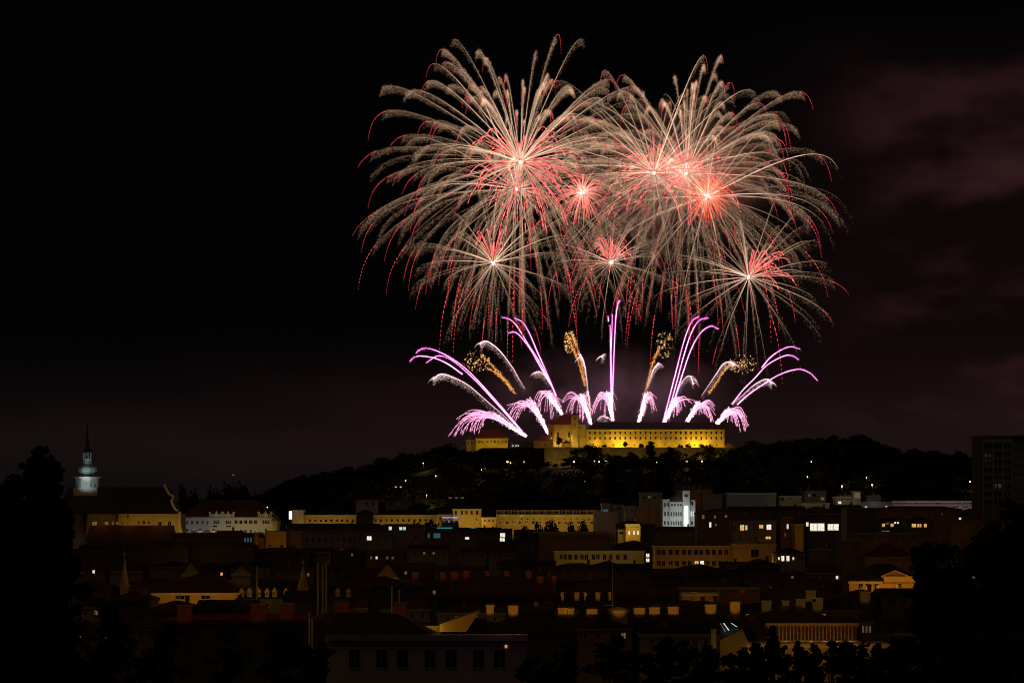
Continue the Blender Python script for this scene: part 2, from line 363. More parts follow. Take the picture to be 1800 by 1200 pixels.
def fan(label, base, comets, hub=None, ends=(), n=22, clouds=()):
    D = 2035; b = P(base[0], base[1], D); root = empty('firework_fan', b, label, 'firework', 'fans of comets fired from the castle'); off = np.array(b)
    for kind, pp in comets:
        m = 46; w = wpath(pp, D, m, RNG.uniform(-18, 18)) - off; u = np.linspace(0, 1, m); parts = []
        if kind == 'pink':
            fl = np.clip(np.convolve(RNG.uniform(.3, 1.7, m + 4), np.ones(5) / 5, 'valid'), .5, 1.4); parts.append(tube_arr(w, (.40 - .24 * u ** 1.5) * (.8 + .2 * fl), PINK[None] * (fl * (1.1 - .4 * u))[:, None])); parts.append(halo(tube_arr(w, .95 - .4 * u, np.array([.55, .04, .40])[None] * (fl * (.75 - .25 * u))[:, None])))
            nd = int(np.linalg.norm(w[-1] - w[0]) * 4) + 4; k = np.clip(RNG.normal(size=nd) * 0 + RNG.uniform(0, m - 1, nd), 0, m - 1.001); kf = (k % 1)[:, None]; kk = k.astype(int); parts.append(spark_arr(w[kk] * (1 - kf) + w[kk + 1] * kf + RNG.normal(size=(nd, 3)) * .55, .5, np.tile(MAG, (nd, 1)) * RNG.uniform(.4, 1, (nd, 1))))
        elif kind == 'white':
            parts.append(tube_arr(w, .30 + .34 * u * (1 - .3 * u), (WHITE * .75)[None] * (.35 + .9 * u)[:, None]))
            nd = int(np.linalg.norm(w[-1] - w[0]) * 14); k = RNG.beta(1.6, 1.1, nd) * (m - 1.01); kf = (k % 1)[:, None]; kk = k.astype(int); q = w[kk] * (1 - kf) + w[kk + 1] * kf; h = RNG.uniform(0, 1, nd); q[:, 2] -= h ** 1.4 * 11 * MPP; q += RNG.normal(size=(nd, 3)) * .5
            parts.append(spark_arr(q, .6, np.array([.30, .20, .17])[None] * ((1 - .6 * h) * RNG.uniform(.25, .9, nd))[:, None]))
            for q in range(7):
                k = int(m * RNG.uniform(.72, .99)); s0 = w[k]; L = RNG.uniform(5, 14) * MPP; a = np.linspace(0, 1, 10)[:, None]
                sgn = np.sign(w[-1, 0] - w[0, 0]); parts.append(tube_arr(s0 + np.hstack([sgn * L * a * .9, a * 0, L * (.35 * a - 1.0 * a * a)]), .26 * (1.1 - a[:, 0]), np.tile(WHITE * .6, (10, 1))))
        elif kind == 'gold':
            parts.append(tube_arr(w, .42 - .15 * u, GLD[None] * (RNG.uniform(.5, 1.3, m))[:, None]))
            nd = 300; k = RNG.integers(0, m, nd); parts.append(spark_arr(w[k] + RNG.normal(size=(nd, 3)) * .7, .6, np.tile(GLD * .7, (nd, 1)) * RNG.uniform(.3, 1, (nd, 1))))
        glow_obj({'pink': 'pink_comet', 'white': 'white_comet', 'gold': 'gold_comet'}[kind], parts, root)
    if hub:
        hub = np.array(hub, float); bb = np.array(base, float); E = np.array(ends, float)
        for i in range(n):
            f = RNG.uniform(0, len(E) - 1) if i >= len(E) else i; k = min(int(f), len(E) - 2); e = E[k] + (E[k + 1] - E[k]) * (f - k) + RNG.normal(size=2) * 2.5
            up = hub + (hub - bb) * RNG.uniform(-.05, .42) + RNG.normal(size=2) * 3
            c = np.array([(up[0] + e[0]) / 2, up[1] - abs(e[0] - bb[0]) * RNG.uniform(.02, .22)])
            t = np.linspace(0, 1, 34)[:, None]; q = (1 - t) ** 3 * bb + 3 * (1 - t) ** 2 * t * (bb + (hub - bb) * 1.02 + RNG.normal(size=2) * 2) + 3 * (1 - t) * t * t * c + t ** 3 * e
            dd = D + RNG.uniform(-14, 14) * t[:, 0]; w = np.stack([(q[:, 0] - 900) / F * dd, dd, CZ + (HY - q[:, 1]) / F * dd], 1) - off; u = t[:, 0]
            bead = np.where(u > .8, np.where(np.arange(34) % 2 == 0, 1, .35), 1.0)
            glow_obj('streak', [halo(tube_arr(w, (.85 - .3 * u) * (.4 + .6 * bead), np.tile([.16, .02, .08], (34, 1)))), tube_arr(w, (.40 - .12 * u) * (.4 + .6 * bead), WHITE[None] * ((.95 - .25 * u) * bead * RNG.uniform(.55, 1.1))[:, None] * np.array([1, 1 - .25 * RNG.random(), 1]))], root)
        nd = 900; t = RNG.uniform(0, 1.0, nd)[:, None]; q = bb + (hub - bb) * t + RNG.normal(size=(nd, 2)) * (1.2 + 1.6 * t); dd = D + RNG.normal(size=nd) * 2
        glow_obj('glitter', [spark_arr(np.stack([(q[:, 0] - 900) / F * dd, dd, CZ + (HY - q[:, 1]) / F * dd], 1) - off, .6, np.array([1.3, .85, 1.05])[None] * RNG.uniform(.2, .9, (nd, 1)))], root)
    for (cx, cy, rx, ry) in clouds:
        nd = 120; a = RNG.uniform(0, 6.283, nd); r = RNG.uniform(0, 1, nd) ** .6; q = P(cx, cy, D); pts = np.stack([np.cos(a) * r * rx * MPP, RNG.normal(size=nd) * 5, np.sin(a) * r * ry * MPP], 1) + np.array(q) - off
        big = RNG.random(nd) < .4; glow_obj('gold_crackle', [spark_arr(pts, np.where(big, .85, .5), np.array([.95, .52, .20])[None] * np.where(big, RNG.uniform(.4, 1.1, nd), RNG.uniform(.15, .5, nd))[:, None])], root)
fan('leftmost fan, with long pink comets leaning far left over the small lit house', (925, 767),
    [('pink', z5(1010, 1020, 880, 860, 700, 655, 540, 490, 400, 390, 270, 332, 190, 328, 140, 360)), ('pink', z5(1005, 1015, 860, 850, 680, 650, 560, 530, 450, 435, 370, 392, 300, 388, 220, 440)),
     ('pink', z5(510, 530, 400, 452, 290, 402, 180, 385, 125, 397, 90, 430)), ('white', z5(960, 990, 850, 870, 700, 740, 560, 620, 440, 555, 340, 528, 275, 570))],
    (868, 729), [(787, 768), (822, 757), (836, 762), (852, 748), (800, 738)], 26)
fan('second fan from the left, with a drooping white comet and a gold crackling cloud', (964, 762),
    [('gold', z5(900, 650, 850, 585, 790, 530, 700, 480)), ('gold', z5(920, 680, 850, 580, 760, 480, 660, 380)), ('white', z5(1000, 640, 950, 555, 900, 470, 800, 340, 700, 268, 645, 290))],
    (935, 706), [(893, 715), (897, 730), (905, 738), (925, 712), (945, 735)], 22, [(838, 635, 23, 20)])
fan('third fan from the left, rising left of the castle tower in three pink comets', (988, 728),
    [('pink', z5(1250, 700, 1200, 590, 1110, 420, 1020, 280, 940, 150, 880, 95, 820, 80)), ('pink', z5(1240, 680, 1180, 530, 1100, 350, 1040, 210, 985, 120, 920, 85)), ('pink', z5(1215, 620, 1130, 480, 1050, 340, 980, 245, 925, 198, 870, 205)),
     ('white', z5(1200, 610, 1165, 550, 1120, 510, 1080, 520))], (964, 690), [(940, 702), (944, 712), (968, 736), (985, 722), (990, 705)], 20)
fan('fourth fan, behind the castle tower, with two gold comets and crackle on top', (1039, 745),
    [('gold', z5(1480, 620, 1450, 450, 1410, 300, 1370, 200)), ('gold', z5(1470, 600, 1425, 430, 1380, 320, 1340, 230)), ('white', z5(1500, 660, 1490, 560, 1470, 440, 1440, 370)), ('white', z5(1525, 920, 1515, 760, 1500, 660))],
    (1022, 694), [(990, 705), (1000, 725), (1006, 730), (1028, 740), (1038, 715)], 20, [(1001, 600, 11, 20)])
fan('middle fan shooting straight up in tall vertical pink comets', (1077, 738),
    [('pink', z5(1690, 890, 1695, 700, 1702, 500, 1712, 250, 1722, 80, 1738, -30, 1752, -52)), ('pink', z5(1690, 800, 1683, 600, 1680, 350, 1676, 140)), ('pink', z5(1688, 700, 1684, 400, 1690, 200, 1694, 55)), ('pink', z5(1664, 110, 1660, 70)), ('white', z5(1640, 368, 1622, 376, 1610, 395)),
     ('white', z5(1570, 900, 1595, 868, 1625, 862, 1655, 875))],
    (1068, 690), [(1040, 728), (1048, 712), (1063, 732), (1078, 722), (1086, 702)], 20)
fan('narrow fan over the castle roof with a single gold stem and crackle cloud', (1122, 745),
    [('gold', z6(335, 680, 370, 520, 410, 400, 450, 320)), ('white', z6(345, 640, 375, 560, 400, 490, 440, 438)), ('white', z6(280, 920, 305, 800, 330, 680))],
    (1137, 692), [(1152, 700), (1148, 715), (1148, 723), (1130, 728)], 15, [(1168, 606, 16, 24)])
fan('fan right of the roof middle with three tall pink comets bending right', (1165, 746),
    [('pink', z6(470, 930, 520, 730, 580, 500, 640, 270, 700, 115, 755, 75)), ('pink', z6(490, 930, 570, 640, 640, 380, 700, 200, 760, 105, 830, 85)), ('pink', z6(520, 880, 600, 620, 690, 350, 770, 205, 850, 150, 915, 172)),
     ('white', z6(575, 710, 610, 620, 650, 560, 690, 545, 716, 610))], (1187, 702), [(1222, 706), (1201, 715), (1192, 727), (1172, 740)], 20)
fan('eighth fan, its white and gold comets bending right into a crackling cloud', (1205, 745),
    [('white', z6(780, 700, 840, 610, 900, 520, 950, 450, 1000, 432, 1040, 460)), ('gold', z6(840, 680, 900, 590, 960, 500, 1040, 430))],
    (1228, 709), [(1253, 710), (1255, 727), (1250, 745), (1240, 726), (1225, 728)], 24, [(1305, 640, 25, 17)])
fan('rightmost fan, its pink comets arching far right past the end of the castle', (1254, 750),
    [('pink', z6(1020, 765, 1110, 650, 1200, 560, 1300, 455, 1430, 385, 1500, 385, 1550, 415)), ('pink', z6(1255, 478, 1320, 400, 1400, 342, 1480, 312, 1560, 330)), ('pink', z6(1060, 770, 1150, 690, 1250, 620, 1400, 530, 1540, 490, 1630, 515, 1697, 578)),
     ('white', z6(1020, 770, 1110, 690, 1200, 610, 1290, 568, 1335, 603))], (1283, 720), [(1313, 729), (1316, 748), (1305, 755), (1288, 740), (1262, 746)], 26)

# ------------------------------------------------------------------ trees
def leaf_cloud(n, blobs, size):
    """small leaf faces spread through several lumps; blobs = (x, y, z, r)"""
    B = np.array(blobs); w = B[:, 3] ** 2; k = RNG.choice(len(B), n, p=w / w.sum()); d = RNG.normal(size=(n, 3)); d /= np.linalg.norm(d, axis=1)[:, None]
    r = B[k, 3] * RNG.uniform(.25, 1.15, n) ** .7 * np.where(RNG.random(n) < .12, 1.35, 1.0); c = B[k, :3] + d * r[:, None] * [1, 1, .85]
    a = RNG.normal(size=(n, 3)); a /= np.linalg.norm(a, axis=1)[:, None]; b = np.cross(a, RNG.normal(size=(n, 3))); b /= np.linalg.norm(b, axis=1)[:, None]; s = (size * RNG.uniform(.6, 1.3, n))[:, None]
    V = np.stack([c - a * s * .6, c + b * s * .45, c + a * s * .6, c - b * s * .45], 1).reshape(-1, 3); i = np.arange(n)[:, None] * 4
    return V, np.vstack([np.hstack([i, i + 1, i + 2]), np.hstack([i, i + 2, i + 3])])
def fit(V, h, w):
    V[:, 2] *= h / np.quantile(V[:, 2], .998)
    for a in (0, 1): V[:, a] *= (w / 2) / np.quantile(np.abs(V[:, a]), .985)
    return V
def crown_blobs(h, w, conic=False, n=11, top=False):
    out = []
    if top:
        z0 = max(.28, 1 - 2.3 * w / h)
        for i in range(n):
            f = random.uniform(0, 1); lim = (1.05 - f) if conic else math.sqrt(max(.12, 1 - ((f - .42) / .6) ** 2)); a = random.uniform(0, 6.283); r = random.uniform(.1, .85) * lim * w / 2
            out.append((r * math.cos(a), r * math.sin(a), (z0 + (1 - z0) * f * .93) * h, w * random.uniform(.09, .19) * (.6 + .4 * lim)))
        return out
    for i in range(n):
        z = random.uniform(.32, .96); lim = (1 - z) * 1.15 if conic else math.sqrt(max(.05, 1 - ((z - .58) / .45) ** 2)); a = random.uniform(0, 6.283); r = random.uniform(.15, .62) * lim * w / 2
        out.append((r * math.cos(a), r * math.sin(a), z * h * .93, w * random.uniform(.15, .27) * (.6 + .4 * lim)))
    return out
def tree_meshes(h, w, nleaf, leafsize, conic=False, nb=11):
    bl = crown_blobs(h, w, conic, nb); V, T = leaf_cloud(nleaf, bl, leafsize); V = fit(V, h, w)
    t = MB(); t.tube((0, 0, -1.5), (0, 0, h * .35), w * .035 + .08, w * .025 + .05, 7).tube((0, 0, h * .35), (0, 0, h * .8), w * .025 + .05, w * .008 + .02, 6)
    for b in bl[:8]: t.tube((0, 0, h * random.uniform(.25, .5)), b[:3], w * .014 + .03, .03, 5)
    return np_mesh('crown', V, T, None, [M['leaf']]), t.mesh('trunk', [M['bark']])
PROTO = [tree_meshes(13, 11, 1500, .85) for _ in range(4)] + [tree_meshes(13, 6, 600, .7, True), tree_meshes(11, 12, 900, .8)]
def tree(x, D, ztop, w, proto, label, group, name='tree', zb=None):
    zb = ground(x, D) if zb is None else zb; h = max(3.0, ztop - zb); c, t = PROTO[proto]; ph = 13 if proto != 5 else 11; pw = {4: 6, 5: 12}.get(proto, 11)
    o = empty(name, (x, D, zb), label, 'tree', group); o.rotation_euler.z = random.uniform(0, 6.28)
    for nm, me in (('crown', c), ('trunk', t)):
        q = bpy.data.objects.new(nm, me); COL.objects.link(q); q.parent = o; q.scale = (w / pw, w / pw, h / ph)
    return o
lab = 'dark leafy tree standing on the skyline of the castle hill'
px = 478
while px < 1735:
    if 800 < px < 1285: px = 1290; continue
    ty = lerp_table(TREELINE, px) + random.uniform(-5, 6); D = random.uniform(1960, 2010); w = random.uniform(9, 17)
    tree(PX(px, D), D, PZ(ty, D), w, random.choice([0, 1, 2, 3, 5]), lab, 'trees on the hill skyline'); px += w * F / 2000 * random.uniform(.4, .75)
for px, ty, w in ((306, 868, 9), (322, 853, 11), (345, 862, 12), (368, 858, 11), (388, 862, 10), (408, 853, 11), (430, 852, 14), (446, 866, 8)):
    tree(PX(px, 1320), 1320, PZ(ty, 1320), w, random.choice([0, 1, 3]), 'round dark tree rising behind the white palace roof', 'trees behind the white palace')
for px, ty, w, pr in ((1016, 790, 12, 0), (1030, 781, 15, 1), (1046, 784, 12, 2), (1145, 775, 8, 4), (1180, 785, 15, 3), (1196, 795, 14, 0), (1228, 794, 13, 1), (1246, 781, 15, 2), (1263, 788, 12, 0), (930, 788, 20, 5), (944, 796, 12, 3), (905, 793, 15, 1),
                      (872, 795, 16, 0), (845, 798, 14, 2), (1086, 800, 16, 1), (1110, 794, 12, 3), (1285, 790, 14, 2), (815, 790, 15, 3), (788, 778, 17, 5), (1220, 800, 13, 3), (1160, 800, 12, 0), (1064, 797, 11, 2), (960, 811, 8, 0), (1000, 802, 9, 3), (990, 813, 7, 1), (975, 815, 6, 2)):
    D = random.uniform(1930, 1946); tree(PX(px, D), D, PZ(ty, D), w, pr, 'dark tree in front of the floodlit castle walls', 'trees below the castle walls')
for px, ty in ((1100, 776), (1127, 779), (1196, 780), (1210, 779), (1062, 781), (1234, 780)):
    tree(PX(px, 1988), 1988, PZ(ty, 1988), 4.5, random.choice([0, 1]), 'small bush tree against the lit foot of the castle front', 'bushes at the castle foot', zb=PZ(788, 1988))
o = tree(PX(982, 1985), 1985, PZ(768, 1985), 5.2, 4, 'narrow dark conifer left of the castle chapel', None, 'conifer_tree', zb=PZ(787, 1985))
LAMPS = [(847, 825, 'bulb', .55), (892, 811, 'bulb', .7), (897.5, 813, 'bulb', .6), (921, 811, 'bulbw', .42), (766, 836, 'bulbw', .45), (713, 844, 'bulbw', .42), (750, 870, 'bulb', .55), (695, 855, 'bulbw', .42), (617, 866, 'bulbw', .4), (744, 814, 'bulb', .42),
         (1009, 811, 'bulb', .6), (1045, 810, 'bulbw', .4), (1053, 811, 'bulbw', .42), (1065, 809, 'bulb', .62), (1028, 846, 'bulbw', .35), (1155, 812, 'bulb', .6), (1207, 811, 'bulb', .6), (1234, 810, 'bulb', .4), (1426, 811, 'bulbw', .4), (1419, 838, 'bulb', .55),
         (1480, 854, 'bulb', .6), (1523, 839, 'bulbw', .38), (1533, 852, 'bulb', .55), (1705, 846, 'bulb', .5), (470, 891, 'bulbw', .45)]
LAMPD = []
for (x, y, b, r) in LAMPS:
    D = 1962
    while D > 1300 and ground(PX(x, D), D) + 6 > PZ(y, D): D -= 4
    LAMPD.append(D)
# the wood that covers the slope
bl = []
for i in range(2300):
    D = random.uniform(1370, 1965); x = PX(random.uniform(440, 1850), D); z = ground(x, D); h = random.uniform(7, 11)
    px_ = x / D * F + 900
    if PZ(lerp_table(TREELINE, px_) + 6, D) < z + h + 1: h = max(3, PZ(lerp_table(TREELINE, px_) + 6, D) - z - 1)
    if 945 < px_ < 1012 and D > 1780: continue
    if any(abs(px_ - q[0]) < 8 and D < d_ + 4 and z + h > PZ(q[1] + 3, D) for q, d_ in zip(LAMPS, LAMPD)): continue
    for k in range(4): bl.append((x + random.uniform(-3.5, 3.5), D + random.uniform(-3, 3), z + h * random.uniform(.4, .82), random.uniform(2.2, 4)))
V, T = leaf_cloud(230000, bl, 1.25)
wood = bpy.data.objects.new('hill_wood', np_mesh('hill_wood', V, T, None, [M['leaf']])); COL.objects.link(wood)
tag(wood, 'dense dark wood covering the slope below the castle', 'wood', kind='stuff')

def big_tree(px, ty, wpx, D, label, conic=False, group=None, leaves=5200, zb=None):
    x = PX(px, D); zt = PZ(ty, D); w = wpx / F * D; zb = ground(x, D) if zb is None else zb; h = zt - zb
    o = empty('conifer_tree' if conic else 'tree', (x, D, zb), label, 'tree', group)
    bl = crown_blobs(h, w, conic, 40, True); V, T = leaf_cloud(leaves, bl, .34 if D < 260 else .42); V = fit(V, h, w)
    c = bpy.data.objects.new('crown', np_mesh('crown', V, T, None, [M['darkleaf']])); COL.objects.link(c); c.parent = o
    t = MB(); t.tube((0, 0, -2), (0, 0, h * .4), .38, .25, 8).tube((0, 0, h * .4), (0, 0, h * .9), .25, .05, 7)
    for b in bl[:14]: t.tube((0, 0, h * random.uniform(.3, .6)), b[:3], .12, .03, 5)
    t.build('trunk', M['bark'], o); return o
GL = 'big dark trees at the left edge'; GR = 'big dark trees at the lower right'; GF = 'dark garden trees along the bottom edge'
for a in ((72, 784, 52, 205), (58, 800, 40, 209), (92, 800, 34, 202), (80, 826, 60, 207), (28, 838, 100, 215), (90, 868, 70, 200), (40, 905, 170, 180), (108, 955, 96, 190), (20, 1010, 200, 170), (190, 1062, 130, 200), (120, 1090, 240, 175)):
    big_tree(*a, label='big black leafy tree at the left edge of the view', group=GL, leaves=1300 if a[1] < 820 else 4000)
for a in ((1772, 880, 90, 300), (1795, 900, 80, 280), (1735, 935, 110, 285), (1665, 958, 130, 270), (1625, 955, 60, 275), (1760, 985, 180, 240), (1640, 1035, 130, 250), (1700, 1080, 240, 215), (1600, 1120, 90, 245)):
    big_tree(*a, label='big black leafy tree at the lower right of the view', group=GR, leaves=4300)
big_tree(1358, 1100, 34, 300, 'pointed dark conifer in front of the long lit gallery', True)
for a in ((1165, 1120, 60, 290), (1225, 1140, 70, 280), (1290, 1150, 80, 275), (1420, 1142, 80, 280), (1490, 1128, 60, 290), (1545, 1138, 70, 285), (1000, 1128, 90, 285), (1080, 1118, 90, 290), (940, 1155, 80, 270),
          (1120, 1150, 90, 270), (1340, 1160, 90, 265), (300, 1098, 120, 260), (400, 1108, 120, 255), (500, 1105, 110, 262), (560, 1130, 60, 258)):
    big_tree(*a, label='dark garden tree with its top along the bottom of the view', group=GF, leaves=2600)

for px, ty, w_ in ((1330, 1128, 34), (1376, 1134, 36), (1402, 1126, 26), (1432, 1131, 34), (1463, 1126, 28), (1488, 1134, 40), (1518, 1125, 30), (1542, 1130, 34), (1566, 1122, 40), (1305, 1138, 36), (1246, 1132, 40), (1200, 1125, 44)):
    big_tree(px, ty, w_, 322 - (px % 5), label='small loose garden tree against the orange lit terrace wall', group='garden trees before the lit terrace', leaves=800)
# ------------------------------------------------------------------ buildings
_WM = {}
def window_mesh(w, h, mat, frame):
    k = (round(w, 2), round(h, 2), mat, frame)
    if k not in _WM:
        b = MB(); t = min(.12, w * .12)
        b.box(-w / 2, w / 2, -.02, .0, 0, h, 0)
        if frame:
            b.box(-w / 2 - t, -w / 2, -.09, 0, -t, h + t, 1).box(w / 2, w / 2 + t, -.09, 0, -t, h + t, 1).box(-w / 2, w / 2, -.09, 0, h, h + t, 1).box(-w / 2, w / 2, -.14, 0, -t, 0, 1)
            b.box(-.035, .035, -.05, -.02, 0, h, 1)
        _WM[k] = b.mesh('window', [M[mat], M[frame or 'trim']])
    return _WM[k]
def add_window(root, x, y, z, w, h, mat='glass', frame='trim', name='window'):
    o = bpy.data.objects.new(name, window_mesh(w, h, mat, frame)); COL.objects.link(o); o.parent = root; o.location = (x, y, z); return o
def house(label, x0, x1, yt, D, depth=13, wall='cream', roof='hip', rh=8, roofm='tile', rows=(), name='town_house', cat='house', group=None, chim=(), cornice=True, light=None, zb=None, ridge=None, frame='trim', over=.4):
    """x0,x1,yt: left, right and wall top as seen; rows: (y, h, w, xs, mat)"""
    X0, X1, Zt = PX(x0, D), PX(x1, D), PZ(yt, D); xc = (X0 + X1) / 2; zb = (ground(xc, D) if zb is None else zb)
    zb = min(zb, Zt - 2.5); root = empty(name, (xc, D, zb), label, cat, group); hw = (X1 - X0) / 2; H = Zt - zb; s = D / F
    MB().box(-hw, hw, 0, depth, -1.5, H).build('wall', M[wall], root)
    if cornice: MB().box(-hw - .25, hw + .25, -.3, depth + .25, H - .55, H - .004).build('cornice', M['trim'] if wall not in ('dark', 'brown', 'grey') else M[wall], root)
    r = rh * s; ov = over; rf = MB()
    if roof == 'hip':
        q = min(depth / 2 + ov, (hw + ov) * .9); a, b, c = hw + ov, -ov, depth + ov; cy = depth / 2
        rf.add([(-a, b, H), (a, b, H), (a, c, H), (-a, c, H), (-a + q, cy, H + r), (a - q, cy, H + r)], [(3, 2, 1, 0), (0, 1, 5, 4), (1, 2, 5), (2, 3, 4, 5), (3, 0, 4)])
    elif roof == 'gable':
        a, b, c = hw + ov, -ov, depth + ov; cy = depth / 2
        rf.add([(-a, b, H), (a, b, H), (a, c, H), (-a, c, H), (-a, cy, H + r), (a, cy, H + r)], [(3, 2, 1, 0), (0, 1, 5, 4), (1, 2, 5), (2, 3, 4, 5), (3, 0, 4)])
    elif roof == 'front':
        MB().prism([(-hw, H), (hw, H), (0, H + r - .3)], 0, depth).build('gable', M[wall], root); t = .3
        rf.prism([(-hw - ov, H - .2), (-hw - ov, H + .15), (0, H + r + .25), (hw + ov, H + .15), (hw + ov, H - .2), (0, H + r - .2)], -.35, depth + .3)
    elif roof == 'flat':
        rf.box(-hw - .1, hw + .1, -.1, .35, H, H + r).box(-hw - .1, hw + .1, depth - .35, depth + .1, H, H + r).box(-hw - .1, -hw + .3, .35, depth - .35, H, H + r).box(hw - .3, hw + .1, .35, depth - .35, H, H + r).box(-hw + .3, hw - .3, .35, depth - .35, H, H + .1)
    elif roof == 'mansard':
        a = hw + .3; rf.box(-a, a, -.3, depth + .3, H, H + r, 0, (-a + r * .4, a - r * .4, r * .45, depth - r * .45))
    rfo = rf.build('roof' if roof != 'flat' else 'parapet', M[roofm], root) if rf.v else None
    for row in rows:
        y, h, w, xs = row[:4]; mt = row[4] if len(row) > 4 else 'glass'
        for x in xs: add_window(root, PX(x, D) - xc, -.005, PZ(y, D) - zb - h * s / 2, w * s, h * s, mt, frame)
    for (cx, cyf, ch, cw) in chim:      # seen x, fraction of depth, seen top y, width in seen px
        zt = PZ(ch, D) - zb; w = cw * s / 2; X_ = PX(cx, D) - xc; Y_ = depth * cyf
        MB().box(X_ - w, X_ + w, Y_ - .5, Y_ + .5, H - .5, zt).box(X_ - w - .12, X_ + w + .12, Y_ - .62, Y_ + .62, zt, zt + .22).build('chimney', M['brick'], rfo or root)
    if light:
        n, pw, col, ly, off = light
        for i in range(n): plight(x0 + (x1 - x0) * (i + .5) / n, ly, D - off, pw, col, .5)
    return root
def lin(a, b, n): return [a + (b - a) * i / (n - 1) for i in range(n)]

# ---- the castle
CA = dict(name='castle_wing', cat='castle')
house('long floodlit yellow castle wing with two rows of small windows and dark roof', 1030.5, 1273.5, 754.5, 2000, 16, 'castle', 'hip', 13.5, 'slate',
      [(760.5, 4.1, 2.7, lin(1037, 1268, 27)), (769.7, 4.1, 2.7, lin(1037, 1268, 27)), (781.5, 1.6, 2.2, lin(1050, 1260, 17))], frame=None, zb=PZ(789, 2000), chim=[(1150, .5, 740, 4), (1208, .5, 740, 4), (1050, .5, 739, 4), (1255, .5, 741, 4)], **CA)
for k, (x, pw) in enumerate(((1047, 1100), (1086, 1900), (1092, 1500), (1125, 600), (1158, 550), (1186, 550), (1213, 1400), (1225, 1700), (1240, 1100), (1262, 700), (1105, 500), (1140, 400))):
    plight(x, 784, 1992, pw * 2.1, YELLOW, .5)
for x in (1060, 1120, 1180, 1240): plight(x, 790, 1978, 4200, AMBER, .6)
for x, pw in ((1049, 260), (1088, 420), (1092, 380), (1160, 120), (1216, 300), (1226, 520), (1241, 300), (1121, 120)): plight(x, 781, 1996.6, pw * 1.9, YELLOW, .4)
c = house('square yellow castle tower block under the slim bell turret', 1004, 1029.6, 746, 1996, 16, 'castle', 'hip', 4, 'slate', [(752, 3.5, 2.2, [1020])], zb=PZ(789, 1996), **CA)
c = house('floodlit polygonal castle chapel with steep dark red roof', 966, 1003, 746, 2001, 18, 'castle', None, 0, 'tilered', [], zb=PZ(789, 2001), name='castle_chapel', cat='chapel')
h_ = PZ(746, 2001) - PZ(789, 2001); m_ = 2001 / F
MB().add([(-9.6, -3.4, h_), (9.4, -1.6, h_), (9.2, 18.5, h_), (-9.6, 18.5, h_), (2.5, 9, h_ + 19 * m_), (9.2, 9, h_ + 17 * m_)], [(3, 2, 1, 0), (0, 1, 5, 4), (1, 2, 5), (2, 3, 4, 5), (3, 0, 4)]).build('roof', M['tilered'], c)
ap = [(-9.3, 9), (-8.9, 1.5), (-4.2, -2.6), (1.2, -3.2), (4.6, -.9), (9.2, -1.2), (9.2, 9)]; nb_ = len(ap)
MB().add([(x, y, -1) for x, y in ap] + [(x, y, h_ - .05) for x, y in ap], [(i, (i + 1) % nb_, nb_ + (i + 1) % nb_, nb_ + i) for i in range(nb_)] + [tuple(range(nb_, 2 * nb_))]).build('apse', M['castle'], c)
for x, y in ((-6.6, -.65), (-1.5, -2.98), (7, -1.1)): add_window(c, x, y - .12, h_ * .42, 1.3, 5.2)
for x in (): MB().box(PX(x - 1.2, 2001) - c.location.x, PX(x + 1.2, 2001) - c.location.x, -1.0, 0, 0, h_ - 1.2, 0, (PX(x - 1.0, 2001) - c.location.x, PX(x + 1.0, 2001) - c.location.x, -.3, 0)).build('buttress', M['castle'], c)
t = empty('bell_tower', (PX(1010.5, 1994), 1994, PZ(789, 1994)), 'slim square bell turret lit yellow above the castle chapel', 'tower')
k = 1994 / F; MB().box(-6.2 * k, 6.2 * k, -.6, 5.0, 0, (789 - 729) * k).build('wall', M['castle'], t); MB().box(-7 * k, 7 * k, -1, 5.4, 60 * k, 61.2 * k).box(-6.4 * k, 6.4 * k, -.7, 5.1, 61.2 * k, 64.5 * k, 0, (-.3, .3, 2, 2.6)).build('roof', M['slate'], t)
for z in (51, 40): add_window(t, 0, -.605, z * k, 2.0 * k, 4 * k)
for a in ((970, 768, 1988, 700), (1001, 770, 1992, 500), (972, 783, 1993, 2300), (988, 784, 1991, 1300), (1000, 782, 1988, 1900), (1010, 784, 1986, 1500), (1022, 783, 1985, 450), (1014, 752, 1986, 330), (967, 778, 1993, 500)): plight(*a, AMBER, .4)
house('lit garden house with dark red hipped roof at the left end of the castle', 836, 893, 770, 1990, 14, 'castle', 'hip', 16, 'tilered', [(776.5, 4, 2.4, lin(842, 850, 3) + lin(857, 889, 6))], zb=PZ(789, 1990), light=(3, 800, YELLOW, 782, 7))
house('low dim annex beside the lit garden house on the hill', 819, 835, 772.5, 1996, 10, 'cream', 'hip', 6, 'slate', [(778, 4, 2.2, [823, 829])], zb=PZ(789, 1996), light=(1, 150, AMBER, 782, 7))
house('low castle outbuilding with rounded brown roof left of the chapel', 938, 972, 775, 1984, 15, 'castle', 'hip', 11, 'tilered', [(781, 3, 2, [948, 958])], zb=PZ(788, 1984), light=(2, 120, AMBER, 784, 6))
house('dark castle house with two pale lit windows below the leftmost fan', 898, 940, 777, 1988, 13, 'dark', 'hip', 9, 'slate', [(783, 3.4, 1.6, [901.5, 907, 911], 'litcool')], zb=PZ(789, 1988))
house('tiny lit gatehouse at the foot of the castle chapel', 988, 1004, 779, 1982, 8, 'castle', 'hip', 6, 'tilered', [], zb=PZ(788, 1982), light=(1, 420, YELLOW, 785, 5))
house('small red roofed lodge beside the right end of the castle', 1275, 1288, 783, 1996, 8, 'brown', 'hip', 6, 'tilered', [], zb=PZ(789, 1996), light=(1, 260, SODIUM, 772, 10))
